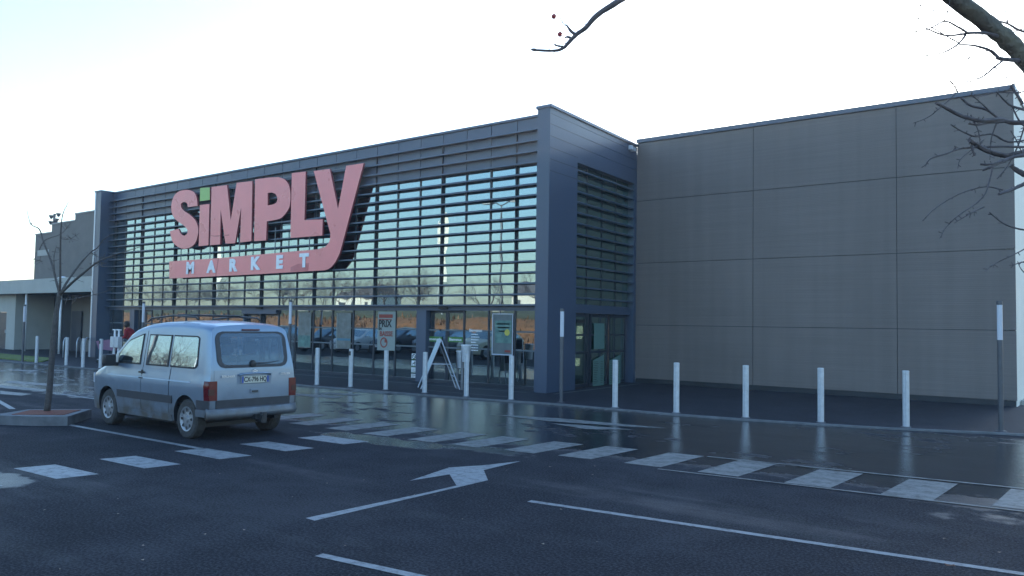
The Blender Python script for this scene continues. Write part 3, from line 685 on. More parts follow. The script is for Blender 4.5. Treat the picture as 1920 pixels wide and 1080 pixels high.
def lamp(q, top, label, first=None):
    p = G(*q)
    if first: r = copy_tree(first)
    else:
        r = empty('lamp_post'); b = MB(); b.tube([(0, 0, 0), (0, 0, 1.60)], .043, 16); angsmooth(b.build('post', posm, r))
        b = MB(); b.tube([(0, 0, 1.602), (0, 0, 2.22)], .044, 16); angsmooth(b.build('lamp_shade', lampw, r))
        b = MB(); b.tube([(0, 0, 2.222), (0, 0, 2.29)], .047, 16); angsmooth(b.build('cap', posm, r))
        b = MB(); b.lathe([(.09, 0), (.09, .01), (.05, .02)], n=16); b.build('base_plate', posm, r)
    r.location = (p.x, p.y, .03); r.scale = (1, 1, top / 2.29); tag(r, label, 'lamp post', 'short lamp posts on the pavement'); return r
lp = lamp((1877, 812), 2.27, 'short lamp post with white head at the far right end of the brown wall')
lamp((1052, 757), 2.10, 'short lamp post standing before the dark corner pillar', lp)
lamp((42, 680), 2.2, 'short lamp post on the grass edge at the far left', lp)
lamp((265, 697), 2.3, 'short lamp post behind the shopper in red, by the left entrance', lp)
lamp((541, 715), 2.35, 'short lamp post mostly hidden behind the van', lp)

# ------------------------------------------------------------------ A-frame board
A1 = G(862, 733); A2 = A1 + (G(853, 729) - A1).normalized() * .55; A0 = G(789, 732); wv = A2 - A1
mid = (A1 + A0) / 2; top = Vector((mid.x, mid.y, 1.33))
af = empty('folding_board', (0, 0, 0), 0, 'white folding a-shaped advertising board standing open before the sliding doors', 'folding board')
def bar(mb, a, c, r=.016): mb.tube([a, c], r, 6)
for base, nm in ((A0, 'left'), (A1, 'right')):
    b = MB(); z = Vector((0, 0, .035)); off = Vector((0, 0, .03))
    bar(b, base + z, top); bar(b, base + wv + z, top + wv); bar(b, base + z + (top - base) * .25, base + wv + z + (top - base) * .25, .012)
    fr = b.build('leg_frame', lampw, af)
    if nm == 'left':
        d = (top - base); b = MB(); b.obox(base + d * .24 + z, d * .74, wv, (.012, .0, .012)); b.build('panel', mat('board_panel', (.50, .60, .62), .5, 0, .1, 4), af)
    else:
        d = (top - base); b = MB(); b.obox(base + d * .45 + z + wv * .02, d * .5, wv * .96, (.008, .0, .008)); b.build('rear_panel', navy_dk, af)
b = MB(); bar(b, A0 + (top - A0) * .52, A1 + (top - A1) * .52, .012); b.build('stay', lampw, af)

# ------------------------------------------------------------------ bins near the doors
def bin_(px, py, lb, h, x=0):
    p = G(px, py); r = empty('litter_bin', (p.x, p.y, .03), 0, lb, 'litter bin')
    b = MB(); b.tube([(0, 0, 0), (0, 0, h)], .035, 12); angsmooth(b.build('post', galv_d, r))
    b = MB(); b.lathe([(0, h - .42), (.10, h - .42), (.125, h - .05), (.13, h), (.115, h), (.10, h - .05), (0, h - .06)], (.12, 0, 0), n=20); angsmooth(b.build('bucket', galv, r))
    b = MB(); b.lathe([(.135, h - .005), (.14, h + .02), (.12, h + .03), (0, h + .035)], (.12, 0, 0), n=20); angsmooth(b.build('lid', white, r)); return r
bin_(866, 733, 'steel litter bin on a grey post just right of the folding board', 1.15)
r = bin_(857, 731, 'lower slim steel ash bin hanging left of the litter bin post', .98)
# white notice boxes at left
p = G(213, 690); r = empty('notice_post', (p.x, p.y, .03), 0, 'pair of white boxes on posts beside the left entrance', 'notice post')
for k in range(2):
    b = MB(); b.tube([(.3 * k, 0, 0), (.3 * k, 0, 1.3)], .035, 10); b.build('post', white, r)
    b = MB(); b.box(.3 * k - .13, .3 * k + .13, -.1, .06, .70, 1.08); b.build('box', galv, r, bevel=.01)
    b = MB(); b.box(.3 * k - .10, .3 * k + .10, -.04, .04, 1.302, 1.34); b.build('cap', white, r)
# cycle hoops
hb = None
for (x, lb) in ((118, 'leftmost steel cycle hoop under the grey canopy'), (143, 'middle steel cycle hoop under the grey canopy'), (158, 'rightmost steel cycle hoop beside the dark pillar')):
    p = G(x, 671.5)
    if hb: o = hb.copy(); SC.collection.objects.link(o)
    else:
        b = MB(); b.tube([(0, 0, 0)] + [(0, .45 - .45 * cos(a), .6 + .25 * sin(a)) for a in [pi * k / 12 for k in range(13)]] + [(0, .9, 0)], .025, 8); o = b.build('cycle_hoop', galv, smooth=True); hb = o
    o.location = (p.x, p.y, .03); o.rotation_euler = (0, 0, rad(55)); tag(o, lb, 'cycle rack', 'cycle hoops')

# ------------------------------------------------------------------ building at left
an = empty('low_annexe', (0, 0, 0), 0, 'low side building with pale canopy fascia and dark recess, left of the store', 'building')
YC = 16.72; zc1 = (PY(0, 527.7, YC).z + PY(170, 516.5, YC).z) / 2; zc0 = (PY(0, 552, YC).z + PY(170, 546, YC).z) / 2
def wx_(px, y): return PY(px, 600, y).x
b = MB(); b.box(-80, -36.72, YC, YC + .15, zc0, zc1); b.build('canopy_fascia', cream, an)
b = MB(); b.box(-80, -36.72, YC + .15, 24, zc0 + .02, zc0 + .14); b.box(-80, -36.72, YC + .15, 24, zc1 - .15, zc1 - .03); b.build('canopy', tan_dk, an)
yc = 17.3; xa, xb, xd = wx_(28, yc), wx_(12, yc), wx_(-6, yc)
b = MB(); b.box(-80, xd, yc, yc + .2, .03, zc0 + .02); b.box(xb, xa, yc, yc + .2, .03, zc0 + .02); b.box(xd, xb, yc, yc + .2, 2.0, zc0 + .02); b.box(xa - .2, xa, yc + .2, 20, .03, zc0 + .02); b.build('cream_wall', cream, an)
b = MB(); b.box(xd + .01, xb - .01, yc + .05, yc + .1, .03, 1.99); d = b.build('door', navy_dk, an)
b = MB(); b.box(xb - .15, xb - .11, yc, yc + .05, .9, 1.05); b.build('handle', galv, d)
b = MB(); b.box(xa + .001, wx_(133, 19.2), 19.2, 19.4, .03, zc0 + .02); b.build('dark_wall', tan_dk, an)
b = MB(); b.box(wx_(133, 19.2), -36.65, 19.2, 19.4, .03, zc0 + .02); b.build('tan_wall', tan, an)
b = MB(); b.box(wx_(134, 19.1), wx_(152, 19.1), 19.1, 19.18, .03, 2.1); b.build('side_door', navy_dk, an)
for x in (112, 47):
    X_ = PY(x, 620, YC + .25).x; b = MB(); b.tube([(X_, YC + .25, .03), (X_, YC + .25, zc0 + .02)], .055, 10); b.build('steel_post', white, an, smooth=True)
tw = empty('stepped_block', (0, 0, 0), 0, 'tall windowless tan block with stepped roofline behind the canopy', 'building')
zs = [(-61.7, -59.03, 7.57), (-59.03, -55.6, 8.15), (-55.6, -36.8, 8.6)]
for x0, x1, z in zs:
    b = MB(); b.box(x0, x1, 24, 40, 2, z); b.build('wall', tan, tw)
    b = MB(); b.box(x0 + .001, x1 - .001, 23.95, 24.3, z + .002, z + .09); b.build('parapet_cap', galv_d, tw)
b = MB(); b.box(-61.2, -59.4, 23.97, 23.995, 6.05, 6.45); b.build('pale_panel', cream, tw)
for q in (135, 155): pass
vt = empty('roof_vent', (-59.5, 24.3, 7.62), 0, 'dark clustered vent cowl perched on the step of the tan block', 'roof vent')
b = MB(); b.tube([(0, 0, 0), (0, 0, .7)], .14, 8); b.build('pipe', posm, vt)
b = MB()
for a, z, l_ in ((0, .8, .45), (2.1, .95, .4), (3.6, 1.15, .4), (5, .7, .35), (1, 1.3, .3)):
    b.lathe([(.06, 0), (.16, .2), (.17, .25), (0, .2)], (.25 * cos(a), .25 * sin(a), z - .15), n=10)
b.tube([(0, 0, .7), (.02, 0, 1.35)], .09, 8); b.build('cowl', posm, vt)
for x, s_, lb in ((97, .17, 'left white rooflight bump on the canopy'), (118, .22, 'right, larger white rooflight bump on the canopy')):
    p = PY(x, 516, 18); b = MB(); b.lathe([(1.6 * s_, 0), (1.5 * s_, .35 * s_), (1.0 * s_, .85 * s_), (.4 * s_, 1.1 * s_), (0, 1.15 * s_)], (p.x, 18, zc1 - .05), n=14)
    tag(b.build('rooflight', white, smooth=True), lb, 'rooflight')

# ------------------------------------------------------------------ tree island
pts = [tuple(G(*q, .15).xy) for q in ((172, 767), (127, 781), (60, 781), (0, 779), (-30, 778), (12, 774), (52, 767.5))]
b = MB(); b.prism(pts, 0, .15); b.build('dummy', concrete)
io = bpy.data.objects['dummy']; io.name = 'planter_kerb'; tag(io, kind='structure'); io.name = 'traffic_island'
inn = [tuple(G(*q, .15).xy) for q in ((152, 769), (120, 778), (22, 777.5), (57, 769.5))]
b = MB(); b.prism(inn, .12, .158); b.build('red_gravel_bed', redgrav, io)

def spline(pts, n=4):
    P = [Vector(p) for p in pts]; out = []
    for i in range(len(P) - 1):
        p0 = P[max(i - 1, 0)]; p1 = P[i]; p2 = P[i + 1]; p3 = P[min(i + 2, len(P) - 1)]
        for k in range(n):
            t = k / n; out.append(.5 * ((2 * p1) + (p2 - p0) * t + (2 * p0 - 5 * p1 + 4 * p2 - p3) * t * t + (3 * p1 - p0 - 3 * p2 + p3) * t ** 3))
    out.append(P[-1]); return out
def limb(mb, pts, r0, r1, n=6, jit=.08, wob=0):
    sp = spline(pts); m_ = len(sp) - 1
    if wob: sp = [sp[0]] + [p + Vector((random.uniform(-wob, wob), random.uniform(-wob, wob), random.uniform(-wob, wob))) for p in sp[1:]]
    mb.tube(sp, [r0 + (r1 - r0) * (i / m_) for i in range(m_ + 1)], n, jit=jit); return sp
def spurs(mb, sp, n, l_, r=.002):
    for _ in range(n):
        i = random.randrange(1, len(sp) - 1); p = sp[i]; d = (sp[i + 1] - sp[i]).normalized()
        o = d.orthogonal(); o.rotate(Matrix.Rotation(random.random() * 6.28, 3, d)); o = (o + d * .5).normalized() * l_ * random.uniform(.5, 1.3)
        mb.tube([p, p + o * .6, p + o], [r, r * .7, r * .9], 5, jit=.2)
# slim tree on the island
bp = G(88, 771, .15); ds = ray(88, 767); DT = (bp - CAM).dot(fw)
tree = empty('bare_tree', (0, 0, 0), 0, 'slim bare young tree growing from the kerbed red gravel island', 'tree')
def T(px, py, dd=0): return PD(px, py, DT + dd)
b = MB(); limb(b, [bp, T(94, 720), T(98, 660), T(104, 600), T(112, 548)], .055, .036, 10, .05); b.build('trunk', bark, tree, smooth=True)
b = MB()
for pl, r0, r1 in (([(112, 552, 0), (105, 525, .1), (96, 490, .3), (82, 455, .5), (74, 430, .6), (58, 420, .7), (50, 392, .8)], .05, .007), ([(112, 548, 0), (113, 520, -.1), (113, 470, -.2), (115, 420, -.3), (119, 398, -.3), (129, 378, -.4)], .04, .006),
                   ([(114, 550, 0), (128, 525, .2), (150, 495, .5), (170, 473, .8), (182, 465, 1.0), (200, 445, 1.1), (240, 430, 1.3)], .045, .006), ([(112, 552, 0), (135, 530, -.3), (165, 505, -.6), (185, 490, -.9), (215, 478, -1.2), (265, 462, -1.5)], .05, .006),
                   ([(113, 560, 0), (130, 562, -.2), (160, 556, -.5), (190, 549, -.8), (215, 540, -1)], .02, .004), ([(74, 468, .4), (85, 450, .3), (112, 440, .1), (125, 428, 0), (132, 418, 0)], .018, .004), ([(113, 447, -.2), (128, 449, -.3), (145, 440, -.4)], .012, .004),
                   ([(104, 520, 0), (101, 490, -.1), (104, 468, -.2), (108, 463, -.2)], .016, .005), ([(80, 490, .5), (68, 487, .4), (64, 484, .4)], .01, .004), ([(170, 474, .8), (185, 482, .8), (200, 484, .9), (240, 478, 1)], .013, .004), ([(182, 491, -.9), (195, 500, -1), (235, 497, -1.2)], .012, .004)):
    sp = limb(b, [T(*q) for q in pl], r0 * .50, r1 * .7, 6, .1); spurs(b, sp, 12, .10, .004)
b.build('branches', bark, tree)

# ------------------------------------------------------------------ big tree at right, over the camera
bt = empty('lichened_tree', (0, 0, 0), 0, 'big bare tree leaning in at the upper right, lichened limb and thorny twigs', 'tree')
def B(px, py, d): return PD(px, py, d)
tb = B(1990, 1000, 3.5); tb = Vector((tb.x + .35, tb.y + .1, 0))
b = MB(); tp = [tb, tb + Vector((-.02, 0, .8)), B(1995, 420, 3.5), B(1982, 260, 3.45), B(1950, 140, 3.4)]
limb(b, tp, .12, .062, 14, .06)
limb(b, [B(1950, 140, 3.4), B(1908, 95, 3.4), B(1870, 60, 3.38), B(1830, 28, 3.35), B(1785, -5, 3.3), B(1700, -70, 3.2), B(1560, -160, 3.1)], .038, .030, 14, .12)
limb(b, [B(1945, 130, 3.4), B(1940, 50, 3.42), B(1938, -40, 3.5)], .036, .026, 10, .1)
angsmooth(b.build('trunk', barkm, bt), 60)
b = MB()
def tw_(pts, r0, r1, ns=6, sl_=.014):
    sp = limb(b, [B(*q) for q in pts], r0 * .9, r1 * 1.25, 6, .12); spurs(b, sp, ns, sl_); return sp
tw_([(1870, 68, 3.35), (1845, 62, 3.3), (1815, 62, 3.2), (1805, 64, 3.2), (1770, 66, 3.1), (1735, 52, 3.0)], .0085, .002)
tw_([(1815, 62, 3.2), (1795, 50, 3.1), (1771, 40, 3.1), (1740, 55, 3.0), (1701, 61, 3.0)], .005, .0012)
tw_([(1810, 66, 3.2), (1797, 82, 3.15), (1770, 98, 3.1), (1730, 107, 3.0), (1680, 123, 2.9)], .005, .0012)
tw_([(1799, 83, 3.15), (1830, 86, 3.2), (1855, 94, 3.3), (1868, 104, 3.3), (1875, 110, 3.3), (1915, 114, 3.4)], .003, .008)
tw_([(1880, 114, 3.3), (1862, 128, 3.25), (1845, 142, 3.2), (1825, 151, 3.1), (1812, 155, 3.1)], .0045, .0018, 9)
tw_([(1858, 95, 3.2), (1838, 98, 3.2), (1800, 118, 3.1), (1778, 130, 3.0)], .0025, .001)
tw_([(1797, 80, 3.1), (1765, 62, 3.0), (1730, 40, 3.0), (1708, 22, 2.9)], .0028, .001)
tw_([(1771, 40, 3.1), (1778, 18, 3.0), (1783, -10, 3)], .0025, .001)
tw_([(1710, 0, 3), (1745, 19, 3), (1785, 21, 3.1)], .001, .0015)
tw_([(1940, 66, 3.6), (1910, 56, 3.6), (1888, 44, 3.6), (1860, 36, 3.55), (1838, 26, 3.5)], .006, .0025)
tw_([(1890, 44, 3.6), (1887, 28, 3.6), (1883, 8, 3.6)], .003, .0012); tw_([(1900, 60, 3.6), (1925, 52, 3.6)], .003, .002)
tw_([(1935, 120, 3.4), (1912, 143, 3.4), (1899, 158, 3.4), (1882, 140, 3.35), (1862, 122, 3.3)], .003, .0012)
tw_([(1930, 170, 3.3), (1900, 174, 3.2), (1870, 173, 3.2), (1840, 180, 3.1), (1818, 178, 3.0)], .004, .0015, 9)
tw_([(1930, 231, 3.2), (1895, 229, 3.2), (1875, 224, 3.1), (1840, 226, 3.0), (1805, 218, 2.95), (1775, 203, 2.9), (1755, 193, 2.85)], .0115, .004, 12)
tw_([(1880, 228, 3.1), (1855, 230, 3.05), (1835, 234, 3.0), (1815, 232, 3)], .0065, .002)
tw_([(1872, 222, 3.1), (1848, 205, 3.0), (1820, 198, 3.0), (1803, 184, 2.9)], .005, .0035, 7)
tw_([(1855, 208, 3.0), (1838, 192, 2.95), (1822, 178, 2.9)], .003, .0012)
tw_([(1930, 208, 3.2), (1900, 200, 3.2), (1885, 190, 3.15), (1868, 172, 3.1)], .006, .002, 9)
tw_([(1925, 240, 3.2), (1910, 225, 3.2), (1898, 200, 3.2)], .005, .002, 8)
tw_([(1895, 160, 3.3), (1905, 175, 3.3), (1918, 195, 3.3)], .006, .004, 8, .02)
tw_([(1930, 282, 3.3), (1905, 288, 3.2), (1885, 292, 3.2), (1850, 282, 3.1), (1828, 270, 3.05), (1818, 263, 3.0)], .012, .0065, 10)
tw_([(1930, 290, 3.2), (1902, 294, 3.15), (1880, 303, 3.1), (1858, 313, 3.0), (1842, 320, 3.0)], .010, .003, 9)
tw_([(1880, 300, 3.1), (1860, 308, 3.0), (1838, 308, 3.0)], .006, .003)
tw_([(1925, 276, 3.2), (1880, 275, 3.15), (1840, 276, 3.1), (1800, 279, 3.0), (1775, 288, 2.9), (1745, 298, 2.9), (1735, 311, 2.85)], .0055, .0018, 12)
tw_([(1822, 272, 3), (1824, 282, 3), (1828, 292, 3)], .006, .003, 6, .015)
tw_([(1930, 262, 3.3), (1890, 266, 3.2), (1862, 252, 3.15), (1840, 254, 3.1), (1828, 256, 3.0), (1805, 247, 3.0), (1783, 234, 2.9)], .0045, .0018, 12)
tw_([(1870, 228, 3.1), (1862, 248, 3.1), (1858, 265, 3.1), (1856, 300, 3.1)], .0035, .0012, 9)
tw_([(1862, 310, 3.1), (1856, 335, 3.05), (1848, 362, 3), (1830, 382, 2.95), (1800, 402, 2.9), (1775, 425, 2.85), (1762, 447, 2.8)], .0038, .001, 14)
tw_([(1845, 388, 2.95), (1820, 400, 2.9), (1790, 418, 2.85)], .003, .001, 8)
tw_([(1880, 356, 3.1), (1850, 350, 3.05), (1820, 356, 3), (1790, 368, 2.95), (1755, 390, 2.9), (1730, 414, 2.85)], .0032, .0012, 10)
tw_([(1925, 343, 3.2), (1905, 352, 3.15), (1890, 358, 3.1), (1873, 364, 3.05)], .009, .0045, 8)
tw_([(1940, 330, 3.2), (1920, 326, 3.2), (1905, 318, 3.2), (1895, 310, 3.2)], .016, .005, 6)
tw_([(1935, 433, 3.2), (1905, 428, 3.15), (1880, 418, 3.1), (1855, 398, 3.05)], .0045, .0015, 8)
tw_([(1930, 462, 3.3), (1900, 478, 3.2), (1870, 492, 3.2), (1848, 508, 3.1)], .003, .001, 8)
tw_([(1930, 488, 3.2), (1905, 495, 3.1), (1899, 498, 3.1)], .003, .001, 4)
tw_([(1825, 140, 3.1), (1800, 168, 3), (1765, 200, 2.95), (1740, 220, 2.9), (1712, 231, 2.85)], .0022, .001, 6)
tw_([(1780, 150, 3), (1790, 162, 3), (1795, 172, 3)], .003, .002, 6, .02)
tw_([(1920, 240, 3.2), (1908, 275, 3.2), (1890, 310, 3.15), (1870, 335, 3.1)], .0035, .0015, 8)
tw_([(1895, 245, 3.2), (1905, 262, 3.2), (1918, 290, 3.2)], .0025, .0012, 6)
tw_([(1820, 215, 3), (1834, 245, 3), (1838, 272, 3)], .003, .0012, 8)
tw_([(1845, 262, 3.1), (1820, 282, 3), (1800, 300, 2.95), (1796, 316, 2.9)], .002, .001, 5)
tw_([(1930, 520, 3.3), (1915, 505, 3.2), (1908, 490, 3.2)], .003, .001, 4)
# berry branch above the middle
BD = 2.9
sp = limb(b, [B(1560, -160, 3.1), B(1400, -150, 3.05), B(1260, -70, 3.0), B(1200, -25, 2.95), B(1160, 2, BD), B(1120, 28, BD), B(1098, 52, BD), B(1078, 66, BD)], .017, .0072, 9, .10); spurs(b, sp[-14:], 10, .012, .003)
sp = limb(b, [B(1080, 65, BD), B(1066, 80, BD), B(1056, 90, BD), B(1040, 95, BD), B(1005, 94, BD)], .008, .0042, 8, .14); spurs(b, sp, 5, .018, .0025)
limb(b, [B(1005, 94, BD), B(996, 92.5, BD)], .0065, .004, 7, .2); limb(b, [B(996, 93, BD), B(977, 88.5, BD)], .0012, .0008, 5)
limb(b, [B(1080, 66, BD), B(1070, 58, BD), B(1063, 48, BD), B(1059, 47, BD)], .0065, .002, 7, .2)
limb(b, [B(1070, 71, BD), B(1064, 69, BD), B(1059, 71, BD)], .005, .003, 6, .2); limb(b, [B(1056, 87, BD), B(1046, 86, BD), B(1039, 83, BD)], .004, .003, 6, .2)
limb(b, [B(1059, 48, BD), B(1053, 38, BD), B(1044, 24, BD), B(1040, 27, BD)], .0016, .0013, 5); limb(b, [B(1054, 40, BD), B(1053, 50, BD), B(1050, 61, BD)], .0014, .0012, 5)
angsmooth(b.build('twigs', barkt, bt), 50)
for (x, y) in ((1038.5, 31), (1050, 64.5)):
    p = B(x, y, BD); q = MB(); q.lathe([(0, -.0085), (.006, -.007), (.0092, -.001), (.0088, .004), (.005, .008), (.002, .0085), (0, .007)], p, n=14); q.build('berry', berry, bt, smooth=True)

# ------------------------------------------------------------------ vehicles
def vehicle(name, P, paint_m, label, cat, group=None, detail=False):
    """local: x forward from the tail, y left, z up."""
    r = empty(name, (0, 0, 0), 0, label, cat, group)
    Lg, Wd = P['len'], P['wid'] / 2
    topP, sideP, lean = P['top'], P['side'], P['lean']
    def ip(tb, x):
        if x <= tb[0][0]: return tb[0][1]
        for (a, va), (c, vc) in zip(tb[:-1], tb[1:]):
            if x <= c:
                t = (x - a) / (c - a); t = t * t * (3 - 2 * t) if len(tb) > 6 and False else t; return va + (vc - va) * t
        return tb[-1][1]
    def sm(tb, x, e=.06): return (ip(tb, x - e) + ip(tb, x) * 2 + ip(tb, x + e)) / 4
    def zt(x): return sm(topP, x, .08)
    def plan(x):
        return sm(P['plan'], x, .03)
    def wz(x, z): return Wd * sm(sideP, z, .04) * plan(x)
    xs = P['xs']
    def wleanx(x, z): return x + ip(lean, z) * max(0, 1 - x / .7) + P.get('bulge', 0) * 0
    rc = P.get('rc', .13)
    def section(x):
        Zt = zt(x); zl = .22 + P.get('tailup', 0) * max(0, min(1, (.5 - x) / .25)); pts = [(0, zl), (wz(x, .24) * .9, zl)]
        zb = zl + .03; ze = Zt - rc
        K = 16
        for k in range(K + 1):
            z = zb + (ze - zb) * k / K; pts.append((wz(x, z), z))
        w = wz(x, ze); rw = P.get('rw', .2)
        for k in range(1, 7):
            a = pi / 2 * k / 6; pts.append((w - rw + rw * cos(a), ze + rc * .8 * sin(a)))
        w2 = w - rw
        for k in range(1, 5): t = k / 4; pts.append((w2 * (1 - t), ze + rc * .8 + rc * .2 * (1 - (1 - t) ** 2)))
        return pts
    b = MB(); sec = []
    for x in xs:
        s_ = section(x); full = [(y, z) for y, z in s_] + [(-y, z) for y, z in s_[-2:0:-1]]
        sec.append([(wleanx(x, z), y, z) for y, z in full])
    n = len(sec[0]); vs = [v for s_ in sec for v in s_]; fs = []
    for i in range(len(xs) - 1):
        for k in range(n): a = i * n + k; c = i * n + (k + 1) % n; fs.append((a, c, c + n, a + n))
    # end caps as strips left-right
    h = n // 2
    for base in (0, (len(xs) - 1) * n):
        for k in range(h):
            a, c = base + k, base + k + 1; a2, c2 = base + (n - k) % n, base + n - k - 1
            f = [a, c, c2, a2]; f2 = []
            for q in f:
                if q not in f2: f2.append(q)
            if len(f2) > 2: fs.append(tuple(f2))
    b.add(vs, fs)
    o = b.build('body', [paint_m, blackp], r)
    wr = P['wr']; wx = P['wx']
    # wheel arches cut out
    hol = MB(); holes = P.get('holes', [])
    if P.get('hollow'):
        sh = .045; xx = [x for x in xs if .25 <= x <= 3.05]; sec2 = []
        for x in [.07] + xx:
            st = section(max(x, .07)); st = [(max(0, y - sh), min(max(z, .50), 9) - (sh if z > zt(x) - rc - .01 else 0)) for y, z in st[1:]]
            full = st + [(-y, z) for y, z in st[::-1][1:]]; sec2.append([(wleanx(x, z) , y, z) for y, z in full])
        n2 = len(sec2[0]); v2 = [v for q in sec2 for v in q]
        hol.add(v2, [(i * n2 + k, i * n2 + (k + 1) % n2, (i + 1) * n2 + (k + 1) % n2, (i + 1) * n2 + k) for i in range(len(sec2) - 1) for k in range(n2)] + [tuple(range(n2))[::-1], tuple(range((len(sec2) - 1) * n2, len(sec2) * n2))])
    cut = MB()
    for x in wx:
        for sgn in (-1, 1):
            prof = [(wr + .055, sgn * (Wd - .26)), (wr + .055, sgn * (Wd + .2))]
            ys = sorted((prof[0][1], prof[1][1])); m_ = 28
            cut.add([(x + (wr + .055) * cos(2 * pi * k / m_), y, wr + .01 + (wr + .055) * sin(2 * pi * k / m_)) for y in ys for k in range(m_)],
                    [tuple(range(m_)), tuple(range(m_, 2 * m_))[::-1]] + [(k, (k + 1) % m_, m_ + (k + 1) % m_, m_ + k) for k in range(m_)])
    co = cut.build('cutter', blackp)
    cs = [co]
    if P.get('hollow'):
        cs.append(hol.build('cutter', blackp))
        for pts_ in holes:
            h_ = MB(); m_ = len(pts_); h_.add([(x, y, z) for y in (-1.2, 1.2) for x, z in pts_], [tuple(range(m_)), tuple(range(m_, 2 * m_))[::-1]] + [(k, (k + 1) % m_, m_ + (k + 1) % m_, m_ + k) for k in range(m_)]); cs.append(h_.build('cutter', blackp))
        h_ = MB(); h_.box(-.3, .45, -.585, .585, 1.15, 1.62); cs.append(h_.build('cutter', blackp))
        h_ = MB(); q = [(2.62, 1.70), (3.22, 1.21), (3.30, 1.40), (2.75, 1.85)]; h_.add([(x, y, z) for y in (-.56, .56) for x, z in [(2.55, 1.58), (3.05, 1.19), (3.4, 1.35), (2.85, 1.85)]], [(0, 1, 2, 3), (7, 6, 5, 4), (0, 4, 5, 1), (1, 5, 6, 2), (2, 6, 7, 3), (3, 7, 4, 0)]); cs.append(h_.build('cutter', blackp))
    for co in cs:
        md = o.modifiers.new('cut', 'BOOLEAN'); md.object = co; md.operation = 'DIFFERENCE'; md.solver = 'EXACT'
    dg = bpy.context.evaluated_depsgraph_get(); me = bpy.data.meshes.new_from_object(o.evaluated_get(dg)); o.modifiers.clear(); o.data = me
    for co in cs: bpy.data.objects.remove(co)
    for p in me.polygons:
        c = p.center
        for x in wx:
            if abs(c.y) < Wd - .02 and abs(c.x - x) < wr + .07 and c.z < 2 * wr + .1 and abs(c.y) > Wd - .28:
                if abs(math.hypot(c.x - x, c.z - wr - .01) - wr - .055) < .02 or abs(abs(c.y) - (Wd - .26)) < .01: p.material_index = 1
    angsmooth(o, 32)
    def patch(nm, x0, x1, zb, zt_, m, parent=r, off=.004, sgn=1, nx=14, nz=8, sides=(1,), thick=0, ring=0):
        fb = zb if callable(zb) else (lambda x: zb); ft = zt_ if callable(zt_) else (lambda x: zt_)
        res = []
        for sg in sides:
            b = MB(); vs = []
            for i in range(nx + 1):
                u_ = i / nx
                if ring: e_ = ring / abs(x1 - x0); u_ = 0 if i == 0 else (1 if i == nx else e_ + (1 - 2 * e_) * (i - 1) / (nx - 2))
                x = x0 + (x1 - x0) * u_
                for k in range(nz + 1):
                    w_ = k / nz
                    if ring: e_ = min(.4, ring / max(.01, ft(x) - fb(x))); w_ = 0 if k == 0 else (1 if k == nz else e_ + (1 - 2 * e_) * (k - 1) / (nz - 2))
                    z = fb(x) + (ft(x) - fb(x)) * w_; vs.append((wleanx(x, z), sg * (wz(x, z) + off), z))
            fs = [(i * (nz + 1) + k, (i + 1) * (nz + 1) + k, (i + 1) * (nz + 1) + k + 1, i * (nz + 1) + k + 1) for i in range(nx) for k in range(nz) if not ring or i in (0, nx - 1) or k in (0, nz - 1)]
            b.add(vs, fs); o = b.build(nm, m, parent, smooth=True)
            bm = bmesh.new(); bm.from_mesh(o.data)
            if (sum((f.normal for f in bm.faces), Vector()).y > 0) != (sg > 0): bmesh.ops.reverse_faces(bm, faces=bm.faces)
            ed = [e for e in bm.edges if e.is_boundary]
            ex = bmesh.ops.extrude_edge_only(bm, edges=ed); vv = [v for v in ex['geom'] if isinstance(v, bmesh.types.BMVert)]
            for v in vv: v.co.y -= sg * (off + .004)
            bm.to_mesh(o.data); bm.free(); angsmooth(o, 40); res.append(o)
        return res
    def rear(nm, y0, y1, zb, zt_, m, parent=r, off=.006, ny=12, nz=6, rnd=0, ring=0):
        vs = []; b = MB()
        for i in range(ny + 1):
            u_ = i / ny
            if ring: e_ = ring / abs(y1 - y0); u_ = 0 if i == 0 else (1 if i == ny else e_ + (1 - 2 * e_) * (i - 1) / (ny - 2))
            y = y0 + (y1 - y0) * u_
            for k in range(nz + 1):
                w_ = k / nz
                if ring:
                    e_ = ring / (zt_ - zb); w_ = e_ * k / 4 if k <= 4 else (1 - e_ * (nz - k) / 4 if k >= nz - 4 else e_ + (1 - 2 * e_) * (k - 4) / (nz - 8))
                z = zb + (zt_ - zb) * w_; yy = y
                if rnd:   # rounded corners
                    dz = min(z - zb, zt_ - z); ins = rnd - math.sqrt(max(0, rnd * rnd - (rnd - dz) ** 2)) if dz < rnd else 0
                    yc = (y0 + y1) / 2; yy = yc + (y - yc) * (1 - ins / abs((y1 - y0) / 2))
                vs.append((ip(lean, z) - off, yy, z))
        fs = [(i * (nz + 1) + k, (i + 1) * (nz + 1) + k, (i + 1) * (nz + 1) + k + 1, i * (nz + 1) + k + 1) for i in range(ny) for k in range(nz) if not ring or i in (0, ny - 1) or k < 4 or k >= nz - 4]
        b.add(vs, fs); o = b.build(nm, m, parent, smooth=True)
        bm = bmesh.new(); bm.from_mesh(o.data)
        if sum((f.normal for f in bm.faces), Vector()).x > 0: bmesh.ops.reverse_faces(bm, faces=bm.faces)
        ed = [e for e in bm.edges if e.is_boundary]; ex = bmesh.ops.extrude_edge_only(bm, edges=ed)
        for v in ex['geom']:
            if isinstance(v, bmesh.types.BMVert): v.co.x += off + .012
        bm.to_mesh(o.data); bm.free(); angsmooth(o, 40); return o
